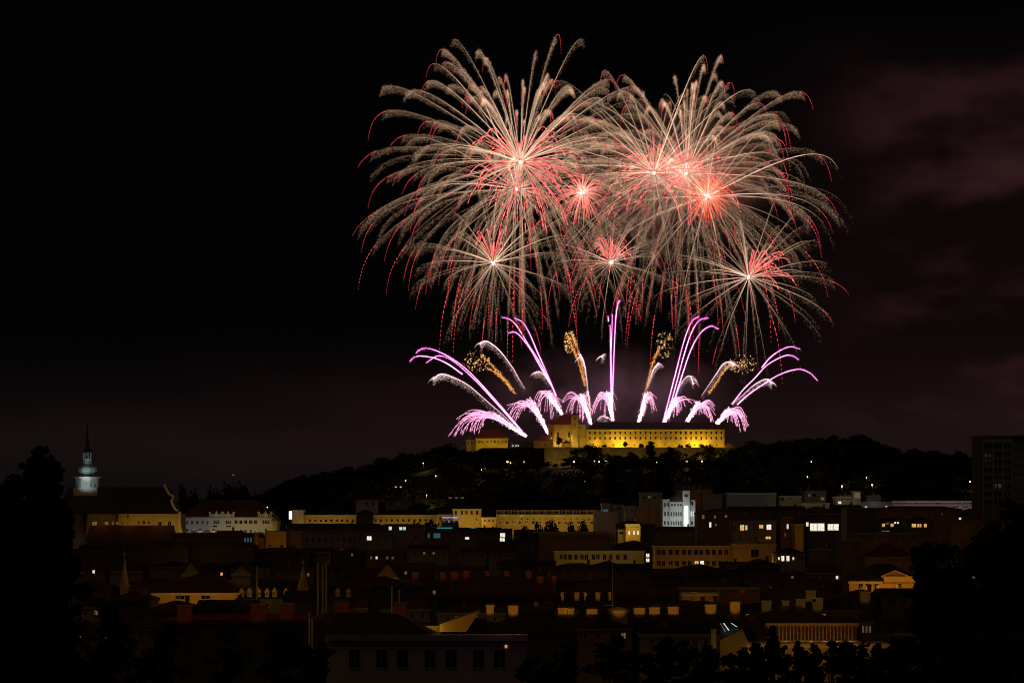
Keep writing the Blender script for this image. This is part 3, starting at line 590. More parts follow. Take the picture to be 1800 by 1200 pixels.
for lb, x0, x1, y0, y1, D in (('bright lit stone bastion wall below the castle chapel', 957, 1003, 786.5, 817, 1968), ('long dim stone rampart below the castle wing', 1003.4, 1292, 787, 803, 1970)):
    w_ = MB(); xa, xb = PX(x0, D), PX(x1, D); w_.box(xa, xb, D - 4, D + 2, PZ(y1, D) - 3, PZ(y0, D), 0, (xa, xb, D, D + 2)).box(xa, xb, D - .5, D + 2.2, PZ(y0, D), PZ(y0, D) + .5)
    tag(w_.build('rampart_wall', M['stone']), lb, 'wall')
for a in ((968, 812, 1952, 620), (985, 810, 1950, 700), (998, 806, 1954, 500), (1060, 803, 1958, 420), (1125, 804, 1958, 520), (1168, 803, 1958, 420), (1208, 803, 1958, 600), (1270, 802, 1958, 500), (1090, 803, 1958, 300)): plight(*a, AMBER, .5)

# ---- street lamps seen as points of light on the hill
def lamp(px, py, D, label, power=260, bulb='bulb', r=.5, col=(1, .62, .28), group='street lamps on the wooded hill'):
    x, z = PX(px, D), PZ(py, D); zb = min(ground(x, D), z - 3); o = empty('street_lamp', (x, D, zb), label, 'street lamp', group); h = z - zb
    MB().tube((0, 0, -.5), (0, 0, h), .11, .07, 6).build('pole', M['pole'], o)
    hd = MB().lathe(0, 0, [(.45, h + r * .8), (.5, h + r), (.08, h + r + .5)], 8).build('lamp_head', M['pole'], o)
    MB().lathe(0, 0, [(.1 * r, h - r), (.75 * r, h - r * .6), (r, h), (.75 * r, h + r * .6), (.1 * r, h + r * .8)], 8).build('bulb', M[bulb], hd)
    point(0, -.8, h - .3, power, col, .3, parent=o)
def clear(px, D): pass
for (x, y, b, r), D in zip(LAMPS, LAMPD):
    lamp(x, y, D, 'glowing street lamp between the trees of the dark castle hill', 1800 if b == 'bulb' else 400, b, r * D / 2000 * 1.1)
for x, y, D, pw in ((676, 832, 1650, 900), (696, 820, 1700, 900), (735, 838, 1650, 700), (770, 832, 1650, 1100), (786, 838, 1640, 900), (650, 850, 1550, 500), (812, 836, 1650, 400), (1022, 803, 1930, 900), (1203, 803, 1930, 1200), (1232, 806, 1930, 1000), (1262, 804, 1930, 1100), (1375, 803, 1940, 1300), (855, 827, 1780, 700), (1470, 835, 1500, 900), (1485, 842, 1480, 600)):
    plight(x, y - 2, D, pw * 2.2, (1, .55, .12), .5)
ms = empty('radio_mast', (PX(410, 3200), 3200, 12), 'far off mast carrying one small red beacon', 'mast')
MB().lathe(0, 0, [(.7, 0), (.15, PZ(834, 3200) - 13)], 4).build('pole', M['pole'], ms); MB().lathe(0, 0, [(.2, PZ(834, 3200) - 13), (1.0, PZ(834, 3200) - 12.3), (.2, PZ(834, 3200) - 11.5)], 8).build('beacon', M['bulbr'], ms)

# ---- the baroque church at the left
DC = 1010; k = DC / F
ch = empty('church', (PX(205, DC), DC, ground(0, DC)), 'big dark church nave with steep roof and pale curved gable at its right end', 'church'); zb = ch.location.z
def lx(px): return PX(px, DC) - ch.location.x
def lz(py): return PZ(py, DC) - zb
MB().box(lx(208), lx(314), 0, 22, -1, lz(902.5)).box(lx(150), lx(207.9), 3, 22, -1, lz(903)).build('wall', M['ochre'], ch)
MB().add([(lx(100), -.6, lz(902)), (lx(308), -.6, lz(902)), (lx(308), 23, lz(902)), (lx(100), 23, lz(902)), (lx(112), 11, lz(855.5)), (lx(292), 11, lz(855.5))], [(3, 2, 1, 0), (0, 1, 5, 4), (1, 2, 5), (2, 3, 4, 5), (3, 0, 4)]).build('roof', M['slate'], ch)
gp = [(290.5, 850), (292.5, 855), (296, 862), (300, 868), (305, 870), (307, 874), (303, 878), (305, 885), (309, 893), (314, 897), (318, 899), (317, 905), (316, 916), (318, 924), (322, 932), (326, 945), (304, 945), (302, 903), (293, 858)]
gb = MB()
for i in range(9):   # a curved rim of pale stone following the gable edge
    a, b = gp[i], gp[i + 1]; gb.prism([(lx(a[0] - 3.5), lz(a[1] + 1)), (lx(a[0]), lz(a[1])), (lx(b[0]), lz(b[1])), (lx(b[0] - 3.5), lz(b[1] + 1))][::-1], -.7 + i * .004, 1.4)
gb.prism([(lx(314.2), lz(899)), (lx(318), lz(899)), (lx(318), lz(924)), (lx(324), lz(940)), (lx(314.2), lz(940))][::-1], -.7, 1.5)
gb.build('gable', M['trim'], ch)
for x, y, w, h in ((225, 907, 2.2, 7), (225, 919, 2.2, 4), (216, 919, 2, 4), (245, 918, 3, 5), (253, 918, 5, 6), (262, 918, 3, 5), (281, 920, 6, 7), (298, 920, 6, 8)): add_window(ch, lx(x), -.005, lz(y + h / 2), w * k, h * k)
for x, y, w, h in ((164, 921, 8, 9), (185, 919.5, 6, 5), (196.5, 919.5, 2.4, 5), (205, 919, 5, 5)): add_window(ch, lx(x), 2.995, lz(y + h / 2), w * k, h * k, 'litdim')
for x, pw in ((222, 330), (245, 300), (268, 300), (292, 420), (312, 260)): plight(x, 930, DC - 7, pw * .55, AMBER, .5)
plight(170, 935, DC - 9, 60, AMBER, .5); plight(322, 888, DC - 14, 260, WARM, .5)
tw = empty('church_tower', (PX(153.5, DC + 12), DC + 12, ground(0, DC)), 'octagonal church tower lit cool white with onion dome and black needle spire', 'church tower')
kt = (DC + 12) / F
def tz(y): return PZ(y, DC + 12) - tw.location.z
r8 = math.pi / 8
MB().box(-21 * kt, 21 * kt, -21 * kt, 21 * kt, -1, tz(857)).lathe(0, 0, [(22 * kt, tz(857)), (21 * kt, tz(841)), (22 * kt, tz(840))], 8, rot=r8).build('wall', M['white'], tw)
MB().lathe(0, 0, [(22 * kt, tz(840)), (27 * kt, tz(838.6)), (27 * kt, tz(837.8)), (13 * kt, tz(836.5))], 8, rot=r8).build('cornice', M['white'], tw)
dm = MB().lathe(0, 0, [(r * kt, tz(y)) for r, y in ((13, 836.5), (12, 834), (13, 832), (16, 829), (17, 826), (16.5, 822), (14, 819), (9.5, 817.5), (9, 815), (7.5, 809), (8, 806.5), (8, 805.5))], 8, rot=r8).build('dome', M['copper'], tw)
ln = MB()
for j in range(8):
    a = r8 + j * math.pi / 4; ln.box(7 * kt * math.cos(a) - .22, 7 * kt * math.cos(a) + .22, 7 * kt * math.sin(a) - .22, 7 * kt * math.sin(a) + .22, tz(805.5), tz(795))
ln.lathe(0, 0, [(2 * kt, tz(805.5)), (2 * kt, tz(795))], 8).build('lantern', M['copper'], tw)
sp = MB().lathe(0, 0, [(r * kt, tz(y)) for r, y in ((8, 795), (8.5, 793.5), (6.5, 791.5), (5, 789), (4.5, 786), (3.4, 779), (2.3, 772), (1.2, 757), (.5, 742), (.3, 739.5))], 8, rot=r8).build('spire', M['slate'], tw)
MB().lathe(0, 0, [(.05, tz(739.8)), (1.3 * kt, tz(738.6)), (.05, tz(737.4))], 8).build('finial', M['trim'], sp)
for a in range(5): add_window(tw, (-16 + 8 * a) * kt, -19.6 * kt - .06 if abs(a - 2) < 2 else -17 * kt, tz(856), 2.6 * kt, 5 * kt)
for x, y, pw, ty, an in ((140, 858, 520, 842, 80), (166, 858, 320, 842, 80), (148, 846, 800, 827, 60), (156, 838, 520, 808, 44)): spot(x, y, DC + 1, (155, ty, DC + 10), pw, COOL, an, 1, .3)
house('low brown tiled roof house in front of the church wall', 153, 300, 949, 985, 16, 'dark', 'gable', 26, 'tile', [], light=(3, 60, SODIUM, 912, -6), over=.3)

# ---- the white palace
pal = house('white palace with two rows of windows and small baroque roof gables', 318, 482, 908.5, 1100, 16, 'white', 'hip', 30, 'tile',
            [(918, 5.5, 3, lin(320, 365, 6)), (931, 4.5, 3, lin(329, 375, 5)), (917.5, 6, 2.6, [377, 380.5, 384, 398, 401.5, 405]), (917, 6, 5, lin(415, 449, 5)), (917, 6, 3, [463, 467.5, 472]), (933, 5, 2.6, lin(424, 449, 4)), (924.5, 2, 8, [378, 402])],
            name='palace', cat='palace', chim=[(385, .5, 881, 5), (407, .5, 881, 4), (418, .5, 881, 5), (437, .5, 881, 5)])
kp = 1100 / F
for x in (380.5, 401, 467):
    xx = PX(x, 1100) - pal.location.x; zz = PZ(908, 1100) - pal.location.z
    MB().prism([(xx + a * kp, zz + b * kp) for a, b in ((-4, 0), (4, 0), (3.6, 3.5), (2.2, 5.5), (1.6, 8), (0, 11), (-1.6, 8), (-2.2, 5.5), (-3.6, 3.5))], -.4, .5).build('roof_gable', M['white'], pal)
for xa, xb in ((369, 390), (392, 411), (455, 477)):
    b = MB()
    for i in range(8): q = PX(xa + (xb - xa) * i / 7, 1100) - pal.location.x; b.box(q - .25, q + .25, -.35, .15, zz, zz + 1.0)
    b.box(PX(xa, 1100) - pal.location.x, PX(xb, 1100) - pal.location.x, -.36, .16, zz + 1.0, zz + 1.25)
    for q in (xa, xb): q = PX(q, 1100) - pal.location.x; b.box(q - .45, q + .45, -.45, .3, zz + 1.25, zz + 2.3)
    b.build('balustrade', M['white'], pal)
PS = .5
for x, c_, pw in ((330, (.85, .92, 1), 230), (352, (.85, .92, .95), 250), (375, (.95, .92, .8), 260), (398, (1, .8, .42), 420), (420, (1, .76, .34), 480), (442, (1, .76, .34), 480), (466, (1, .76, .34), 420)): plight(x, 930, 1091, pw * PS, c_, .5)
house('narrow pale gabled house at the right end of the white palace', 478, 488, 915, 1092, 12, 'cream', 'front', 7, 'tile', [], light=(1, 150, AMBER, 930, 8))

# ---- long lit yellow buildings of the second row
house('block with a glowing white panel at its left corner beside the yellow terrace', 513, 533, 896.5, 1145, 14, 'cream', 'flat', 1, 'cream', [], light=(1, 190, AMBER, 916, 8))
pn = empty('light_panel', P(510.6, 912, 1143), 'tall glowing white panel on the corner of a pale block', 'sign'); kk = 1143 / F
MB().box(-2.6 * kk, 2.6 * kk, 0, .3, 0, 14 * kk).build('screen', M['panel'], pn); MB().box(-3 * kk, 3 * kk, .31, .5, -.4, 14.3 * kk).build('frame', M['pole'], pn); plight(510, 905, 1139, 60, COOL, .5)
house('long yellow lit terrace with dark roof, left of the dark gap', 533.2, 626, 904.5, 1150, 14, 'ochre', 'hip', 8, 'slate', [(914.5, 4.5, 4, lin(545, 620, 9))], light=(5, 215, AMBER, 925, 8))
house('long yellow lit terrace with low windows, right of the dark gap', 657, 768, 904.5, 1150, 14, 'ochre', 'hip', 9, 'slate', [(914, 4.5, 4, lin(660, 758, 11))], light=(5, 260, AMBER, 925, 8))
house('dark slab roof house filling the gap between the yellow terraces', 627, 656, 902, 1140, 14, 'dark', 'hip', 7, 'slate')
house('yellow corner house with five dark windows and flat hipped roof', 796, 846, 894, 1165, 15, 'ochre', 'hip', 9, 'slate', [(900.5, 7, 3.4, [801.5, 812, 820, 829, 838.5]), (914, 4, 4, [838])], light=(3, 420, AMBER, 918, 8))
house('dim roof wing leaning against the yellow corner house', 745, 795.4, 903.5, 1168, 14, 'ochre', 'hip', 12, 'slate', [(911, 4, 3, lin(775, 790, 3))], light=(2, 160, AMBER, 918, 8))
lb = house('long yellow theatre like building with a balustrade along its roof', 873, 1044, 904.5, 1150, 18, 'ochre', None, 0, 'slate', [(911.5, 1.6, 3, lin(885, 1035, 15)), (918, 3.5, 4, lin(880, 1040, 15))], light=(8, 330, AMBER, 922, 9), name='long_building', cat='building')
b = MB(); s_ = 1150 / F; H_ = PZ(904.5, 1150) - lb.location.z
for i in range(16): x = PX(874 + (1056 - 874) * i / 15, 1150) - lb.location.x; b.box(x - .35, x + .35, 3, 3.7, H_, H_ + 8.6 * s_)
for i in range(75): x = PX(875 + (1055 - 875) * i / 74, 1150) - lb.location.x; b.box(x - .1, x + .1, 3.2, 3.45, H_, H_ + 7 * s_)
b.box(PX(873, 1150) - lb.location.x, PX(1057, 1150) - lb.location.x, 3, 3.7, H_ + 7 * s_, H_ + 8 * s_); b.box(PX(872, 1150) - lb.location.x, PX(1050, 1150) - lb.location.x, 3.1, 9, H_ - 1, H_ + .3); b.build('balustrade', M['cream'], lb)
for i in range(6): plight(885 + i * 31, 901, 1148.5, 38, AMBER, .3)
house('yellow low link between the corner house and the long building', 846.4, 872.5, 909.5, 1160, 12, 'ochre', 'flat', 1, 'ochre', [(915, 3, 3, [852, 860, 867])], light=(2, 300, AMBER, 922, 7))
for px, ty, w in ((918, 925, 28), (945, 918, 34), (975, 915, 36), (1005, 919, 34), (1030, 915, 26), (895, 930, 30), (868, 925, 24), (760, 913, 30), (738, 917, 24), (780, 917, 22)):
    D = 1125; tree(PX(px, D), D, PZ(ty, D), w * D / F, random.choice([0, 1, 2, 3]), 'dark street tree hiding the foot of the yellow buildings', 'street trees before the yellow buildings')
house('plain windowless tan block beside the balustraded building', 1044.5, 1086, 900, 1110, 14, 'pink', 'flat', 1.5, 'grey', [], light=(2, 75, WARM, 910, 14))
house('stepped grey rooftop block with a teal window above the tan block', 1058, 1072, 885, 1135, 12, 'grey', 'flat', 1, 'grey', [(897, 4, 9, [1064], 'litteal')], light=(1, 25, WARM, 890, 10))
house('dim concrete frame building with open top floor', 1072.5, 1096, 887, 1140, 12, 'grey', 'flat', 1, 'grey', [(893, 5, 6, [1078, 1088])], light=(1, 30, WARM, 890, 10))
house('narrow dim brown house between the tan block and the white tower', 1118, 1142, 891, 1090, 14, 'brown', 'flat', 1, 'grey', [(897, 5, 2.6, [1123, 1128, 1133]), (912, 5, 2.6, [1123, 1128, 1133])], light=(1, 70, SODIUM, 905, 10))
house('narrow dim grey house with tall bay left of the brown one', 1098, 1117.5, 889, 1092, 14, 'grey', 'flat', 1, 'grey', [(897, 5, 2.6, [1103, 1111]), (911, 5, 2.6, [1103, 1111])], light=(1, 30, WARM, 905, 10))
house('dim ochre stair block right beside the narrow brown house', 1142.4, 1157, 895, 1088, 14, 'brown', 'flat', 1, 'grey', [], light=(1, 80, SODIUM, 908, 9))
house('grey rooftop penthouse with pale wall behind the white lit tower', 1126, 1164, 866, 1120, 14, 'grey', 'flat', 1.2, 'grey', [(874, 5, 5, [1133, 1142, 1151])], light=(1, 60, WARM, 872, 10))
# white lit modern block
wt = empty('office_building', (PX(1193, 1050), 1050, ground(0, 1050)), 'cool white floodlit modern building with a glowing vertical strip', 'building'); kw = 1050 / F
def wx(p): return PX(p, 1050) - wt.location.x
def wz(p): return PZ(p, 1050) - wt.location.z
MB().box(wx(1165), wx(1177), 0, 14, 0, wz(877)).box(wx(1177), wx(1199.9), -.5, 14, 0, wz(882)).box(wx(1200), wx(1212), -1.5, 14, 0, wz(862)).box(wx(1212.1), wx(1222), -.5, 14, 0, wz(878.5)).build('wall', M['white'], wt)
MB().add([(wx(1177), -.5, wz(882)), (wx(1199.9), -.5, wz(882)), (wx(1199.9), 8, wz(864)), (wx(1184), 8, wz(872)), (wx(1177), 8, wz(882))], [(0, 1, 2, 3), (0, 3, 4)]).build('roof', M['grey'], wt)
MB().box(wx(1203), wx(1209), -1.9, -1.52, wz(925), wz(889)).build('light_strip', M['panel'], wt)
for xs, ys, w, h, y in (([1169, 1174.5], (887, 903, 919), 2.6, 7, -.005), (lin(1181, 1197, 4), (887,), 2.6, 3.6, -.505), (lin(1180, 1197, 5), (903, 919), 2.2, 7, -.505), ([1216], (884, 919), 3.5, 7, -.505)):
    for x in xs:
        for yy in ys: add_window(wt, wx(x), y, wz(yy + h / 2), w * kw, h * kw)
for x in (1213.5, 1217.5): add_window(wt, wx(x) + .3, -.505, wz(907), 2 * kw, 9 * kw, 'litwhite')
add_window(wt, wx(1205.5), -1.505, wz(873), 6 * kw, 4 * kw)
for x, y, d, pw in ((1172, 930, 1040, 560), (1188, 932, 1039, 1000), (1205, 900, 1043, 380), (1217, 925, 1043, 260), (1195, 875, 1046, 60)): plight(x, y, d, pw, (.86, .98, .95), .4)
house('small flat lit kiosk light at the foot of the white tower', 1217, 1226, 925, 1035, 5, 'white', 'flat', .5, 'grey', [(928, 4.5, 7, [1221], 'litcool')], name='kiosk', cat='kiosk')
# grey walls to the right
house('dark grey windowless wall block right of the white tower', 1236, 1271, 868, 1110, 14, 'grey', 'flat', 1, 'grey', [], light=(2, 22, (.8, .9, .9), 880, 18))
house('wide pale grey windowless party wall with flat top', 1278, 1364, 866.5, 1100, 14, 'concrete', 'flat', 1, 'concrete', [], light=(3, 120, (.78, .9, .88), 880, 20))
house('greenish plaster house with two roof windows right of the party wall', 1370, 1409, 871.5, 1105, 12, 'cream', 'flat', 1, 'grey', [(877, 6, 6, [1375]), (876, 5, 4, [1388])], light=(2, 55, (.8, .9, .5), 882, 12))
for x in (1371, 1375.5):
    pass
house('dim house with dark terrace and amber lights under a pale roof box', 1415, 1452, 863, 1118, 12, 'grey', 'flat', 1, 'grey', [(876, 5, 6, [1446], 'litdim'), (870, 6, 14, [1428])], light=(1, 45, (.8, .9, .8), 870, 12))
house('low greenish strip house below the dark terrace', 1410, 1458, 884, 1098, 10, 'cream', 'flat', 1, 'grey', [], light=(2, 26, (.8, .85, .5), 888, 9))
house('pale cream house with scalloped attic left of the lit roof cabin', 1470, 1502, 873, 1100, 12, 'cream', 'flat', 1, 'trim', [(883, 4, 5, [1476], 'litwhite'), (877, 1, 24, [1486])], light=(2, 120, WARM, 886, 9))
house('lit roof cabin with one big bright window', 1500, 1513.5, 863, 1095, 8, 'grey', 'flat', 1, 'grey', [(870, 10, 10, [1507], 'litdim'), ], light=(1, 30, COOL, 868, 6))
house('small pale box shaped roof storey beside the long blue grey house', 1525, 1548, 870.5, 1190, 9, 'white', 'flat', 1, 'grey', [], light=(1, 50, (.8, .85, 1), 874, 13))
house('long low blue grey house with a blue white lamp', 1511, 1568, 882, 1180, 10, 'white', 'flat', 1, 'grey', [(890.5, 3, 3.6, [1558], 'litcool'), (890.5, 2, 4, [1522], 'litcool')], light=(2, 35, (.7, .75, 1), 888, 10))
house('long rose lit building with two rows of many small windows', 1569, 1728, 880, 1230, 14, 'pink', 'hip', 4, 'slate', [(884.4, 3.2, 2.7, lin(1573, 1725, 38)), (890.4, 3.4, 2.7, lin(1573, 1725, 38))], light=(8, 150, (1, .78, .8), 893, 8), name='long_building', cat='building')
tb = empty('tower_block', (PX(1765, 900), 900, ground(0, 900)), 'dark high rise block with a grid of pale lines at the right edge', 'high rise'); kb = 900 / F
def bx(p): return PX(p, 900) - tb.location.x
def bz(p): return PZ(p, 900) - tb.location.z
MB().box(bx(1728), bx(1779), 0, 22, 0, bz(766)).box(bx(1779), bx(1850), 1.2, 22, 0, bz(768)).build('wall', M['dark'], tb)
MB().box(bx(1726), bx(1852), -.5, 22.3, bz(766) + .01, bz(764)).box(bx(1726.5), bx(1780), -.4, 0, bz(775), bz(772.5)).build('roof', M['grey'], tb)
gr = MB()
for x in (1729, 1746, 1764, 1778.5): gr.box(bx(x - .7), bx(x + .7), -.35, 0, 0, bz(775))
for j in range(9): gr.box(bx(1728), bx(1779), -.2, 0, bz(776 + 14 * j + .5), bz(776 + 14 * j - .5))
gr.build('facade_grid', M['concrete'], tb)
for j in range(8):
    for i in range(6):
        x = 1732.5 + i * 2.9 + (3 if i > 2 else 0) + (i // 3) * 6; add_window(tb, bx(1733 + i * 8.2), -.005, bz(788 + 14 * j), 5.5 * kb, 8 * kb, 'glass', None)
    for x in (1784.5, 1791.5, 1798.5): add_window(tb, bx(x), 1.195, bz(785 + 14 * j), 2.6 * kb, 5 * kb)
for x, y, pw in ((1745, 860, 40), (1770, 800, 40), (1790, 850, 60), (1748, 810, 35)): plight(x, y, 882, pw * 1.2, (1, .85, .6), 1.0)

# ---- third row, nearer
house('bright yellow small house with three lit windows', 1100, 1129, 922, 985, 12, 'ochre', 'flat', 1.5, 'trim', [(925.5, 1.8, 2, lin(1108, 1124, 7)), (936, 6.5, 2.6, [1106, 1114.5, 1121.5], 'litwhite')], light=(2, 520, AMBER, 930, 6))
house('tiny yellow bay beside the bright yellow house', 1086.5, 1098, 931, 990, 8, 'ochre', 'flat', 1, 'trim', [(936, 6, 6, [1092])], light=(1, 110, AMBER, 944, 6))
house('dark stair tower with two stacked bright windows', 1129.5, 1150, 921, 860, 14, 'dark', 'flat', 1, 'grey', [(975.5, 6, 5.6, [1138.5], 'litwhite'), (984, 6, 5.6, [1138.5], 'litwhite'), (956, 5, 4, [1138.5])], light=(1, 20, SODIUM, 980, 12))
house('long tan house with six window groups and flat grey roof', 974, 1132, 967.5, 800, 16, 'cream', 'flat', 1.2, 'dark', [(978.5, 9, 6, [987, 993, 1002, 1012.5, 1023, 1031, 1043, 1051, 1063, 1074, 1086, 1099])], light=(5, 120, AMBER, 990, 10))
house('big dim grey roof building behind the long tan house', 948, 1070, 938, 850, 22, 'brown', 'mansard', 3, 'grey', [], light=(3, 40, SODIUM, 945, 12))
house('long orange tan apartment house with two rows of dark windows', 1151, 1288, 958.5, 790, 16, 'cream', 'flat', 1, 'dark', [(970, 9, 6.5, [1158, 1166, 1179, 1190, 1202, 1212, 1223, 1232, 1244, 1255, 1266, 1277]), (990, 9, 6.5, [1158, 1166, 1179, 1190, 1202, 1212, 1244, 1255, 1266, 1277]), (990, 10, 6, [1234], 'litwhite'), (990, 9, 6.5, [1224.5], 'litwarm')], light=(6, 95, SODIUM, 1002, 12))
house('windowless tan end block joined to the orange tan apartment house', 1288.4, 1364, 956, 785, 16, 'cream', 'flat', 1, 'cream', [(972, 14, 14, [1327]), (952, 1, 1, [1300])], light=(3, 80, SODIUM, 985, 12))
house('low attic block on top of the windowless tan end block', 1335, 1362, 948.5, 795, 10, 'cream', 'flat', 1, 'trim', [], light=(1, 24, SODIUM, 952, 8))
house('dark apartment house with scattered warm windows, left one of two', 1226, 1286, 901, 925, 15, 'brown', 'flat', 1, 'grey', [(908, 7, 4, [1236], 'litdim'), (908, 5, 3, [1257], 'litdim'), (922, 9, 3.4, [1248.5], 'litwhite'), (922, 4, 3, [1258], 'litdim'), (907, 4, 4, [1276], 'litdim'), (935, 6, 4, [1236, 1258, 1272])], light=(2, 8, SODIUM, 910, 12))
house('dark apartment house with bright windows at its right end', 1288, 1364, 914.5, 900, 15, 'grey', 'flat', 1, 'dark', [(927, 10, 7, [1304.5], 'litwarm'), (927, 8, 3, [1312], 'litcool'), (925, 6, 7, [1338], 'litwarm'), (926, 9, 8, [1351.5], 'litwhite'), (946, 7, 9, [1350.5], 'litwarm'), (946, 5, 4, [1300, 1318, 1327]), (927, 6, 3, [1326, 1292])], light=(2, 9, SODIUM, 925, 12))
house('narrow dark house with a slim bright window', 1372, 1396, 909, 905, 15, 'brown', 'flat', 1, 'grey', [(925, 8, 3, [1384.5], 'litwhite'), (940, 6, 3, [1380, 1389])], light=(1, 8, SODIUM, 930, 12))
house('orange lit firewall beside the bright glazed studio', 1398, 1412.6, 920, 893, 12, 'ochre', 'hip', 6, 'tile', [], light=(1, 150, SODIUM, 940, 9))
house('dark building with a wide row of brightly lit studio windows', 1413, 1488, 903, 905, 15, 'dark', 'flat', 1, 'grey', [(926, 13, 12, [1430, 1443], 'litwhite'), (926, 11, 9, [1459.5, 1469.5], 'litwhite'), (929, 8, 3, [1484], 'litwarm'), (921, 7, 4, [1419], 'litwhite'), (907, 7, 12, [1430, 1450, 1470])], light=(1, 8, AMBER, 930, 12))
house('low house with four bright small windows and a dim front', 1365, 1415, 972, 760, 13, 'grey', 'hip', 10, 'slate', [(981, 9, 5, [1376, 1385], 'litwhite'), (981, 5, 2.6, [1369, 1394.5], 'litwhite'), (981, 6, 3, [1404, 1410])], light=(1, 10, WARM, 985, 9))
house('dark blue grey gabled block left of the amber windows', 1489, 1538, 893, 880, 15, 'dark', 'flat', 1, 'grey', [], light=(1, 20, (.6, .7, 1), 900, 18))
house('low pavilion with round amber windows and lamps', 1545, 1588, 914, 870, 12, 'dark', 'hip', 5, 'slate', [(922.5, 5.5, 5, [1553, 1568], 'litwarm'), (919.5, 3, 5, [1559.5], 'litdim'), (918, 4, 3, [1573.5, 1578.5], 'litwhite'), (933, 1.6, 13, [1556.5], 'litdim')])
house('dark house with a band of orange curtained windows', 1594, 1640, 915, 860, 12, 'dark', 'hip', 8, 'slate', [(923, 6, 7.5, [1606.5], 'litwarm'), (923, 6, 3, [1614, 1618], 'litwarm'), (923, 6, 4.6, [1626.5], 'litwarm')])
house('dim brown wide facade under the rose lit building', 1541, 1690, 894, 1010, 15, 'brown', 'hip', 5, 'tile', [(904, 4, 3, lin(1552, 1680, 12)), (903.5, 4, 3, [1656], 'litdim')], light=(4, 22, SODIUM, 915, 12))
house('dim brown facade near the foot of the dark high rise', 1685, 1732, 914, 840, 14, 'brown', 'hip', 5, 'slate', [(925, 6, 4, [1695, 1706, 1717]), (911, 3.4, 3.6, [1687.5], 'litwhite')], light=(2, 45, SODIUM, 935, 12))
house('wide dim brown street front in the shadow above the orange villa', 1508, 1612, 938, 800, 15, 'brown', 'flat', 1, 'grey', [(946, 5, 3.5, lin(1515, 1605, 10))], light=(3, 24, SODIUM, 958, 12))
house('brown tiled roof house just above the orange villa', 1520, 1612, 978, 700, 15, 'brown', 'hip', 22, 'tile', [(984, 4, 4, [1535, 1560])], light=(2, 40, SODIUM, 985, 8))
house('dim brown gable end block left of the tiled roof house', 1480, 1515, 949, 740, 13, 'brown', 'flat', 1, 'grey', [], light=(1, 35, SODIUM, 960, 11))

# ---- middle left
house('round fronted tan lit block below the white palace', 467, 503, 934, 960, 12, 'ochre', 'flat', 1, 'brown', [(958, 3, 4, [474, 490])], light=(1, 210, SODIUM, 955, 9))
house('dim tan wall joined to the right of the round fronted block', 503.4, 530, 933, 964, 12, 'brown', 'flat', 1, 'brown', [], light=(1, 70, SODIUM, 955, 9))
house('dim small ochre house left of the round fronted block', 447, 466.6, 945, 962, 10, 'ochre', 'hip', 8, 'tile', [(955, 4, 3, [453, 460])], light=(1, 25, SODIUM, 958, 9))
house('wide dark hall with a few pale windows below the palace', 300, 446, 938, 940, 20, 'brown', 'flat', 1, 'dark', [(948.5, 7, 2.4, [431, 436, 441], 'litteal'), (948.5, 7, 2.4, [445])], light=(3, 10, SODIUM, 960, 14))
house('dark apartment house with rows of black windows, first of three', 531, 622, 931, 930, 15, 'grey', 'hip', 8, 'slate', [(947, 8, 4, lin(540, 615, 8)), (965, 8, 4, lin(540, 615, 8)), (983, 7, 4, lin(540, 615, 8))], light=(2, 9, WARM, 960, 14))
house('dark flat house with one bright white square window', 624, 690, 936, 925, 14, 'grey', 'flat', 1, 'dark', [(945.5, 7, 8, [649], 'litwhite'), (945, 6, 4, [633, 665, 678])], light=(1, 9, WARM, 955, 14))
house('dark apartment house with cool lit windows under its eave', 690.5, 745, 923, 945, 14, 'grey', 'flat', 1, 'slate', [(928, 6, 5, [686, 704.5], 'litcool'), (928, 6, 4, [711], 'litcool'), (942, 6, 5, [720, 732])], light=(1, 9, WARM, 945, 14))
house('dark house with teal lit windows and a teal light bar on its terrace', 745.4, 838, 933, 935, 16, 'brown', 'flat', 1, 'slate', [(941, 7.5, 3, [753.5], 'litteal'), (941, 8, 3.4, [764, 768, 772], 'litteal'), (945.5, 4, 7, [821], 'litwhite'), (940, 3, 2, lin(785, 812, 7)), (962, 5, 3, [785, 791])], light=(2, 14, AMBER, 950, 14))
lb_ = empty('rooftop_bar', P(790, 930, 1000), 'rooftop bar outlined by a string of blue violet lights', 'bar'); q_ = 1000 / F
MB().box(-14 * q_, 16 * q_, 0, 3, -8, 15 * q_).build('wall', M['dark'], lb_); MB().box(-13 * q_, 17 * q_, -.5, -.1, 20 * q_, 22 * q_).build('blue_light_string', M['neonb'], lb_); MB().box(-14.5 * q_, 17.5 * q_, -.4, 3.2, 22.1 * q_, 22.6 * q_).build('canopy', M['dark'], lb_)
for i in range(5): MB().box((-11 + i * 9) * q_, (-8 + i * 9) * q_, -.3, -.05, 13 * q_, 14.3 * q_).build('blue_lamp', M['neonb'] if i % 2 else M['neont'], lb_)
MB().box(-22 * q_, 5 * q_, -1.6, -1.3, 1.5 * q_, 3.6 * q_).box(38 * q_, 46 * q_, -1.6, -1.3, 2 * q_, 3.4 * q_).build('teal_light_bar', M['neont'], lb_)
for x_ in (-14 * q_, 16 * q_): MB().tube((x_, -.3, 15 * q_), (x_, -.3, 22 * q_), .08, .08).build('post', M['pole'], lb_)
house('dark house with two stacked bright windows at its right', 840, 900, 930, 930, 14, 'dark', 'flat', 1, 'slate', [(940, 7, 8.5, [883.5], 'litwhite'), (948, 5.6, 8.5, [883], 'litwhite'), (944, 5, 4, [850, 860, 870])])
house('dark steep roofed house right of the stacked bright windows', 902, 946, 950, 900, 14, 'dark', 'hip', 15, 'slate', [(965, 5, 3, [912, 925, 936])])
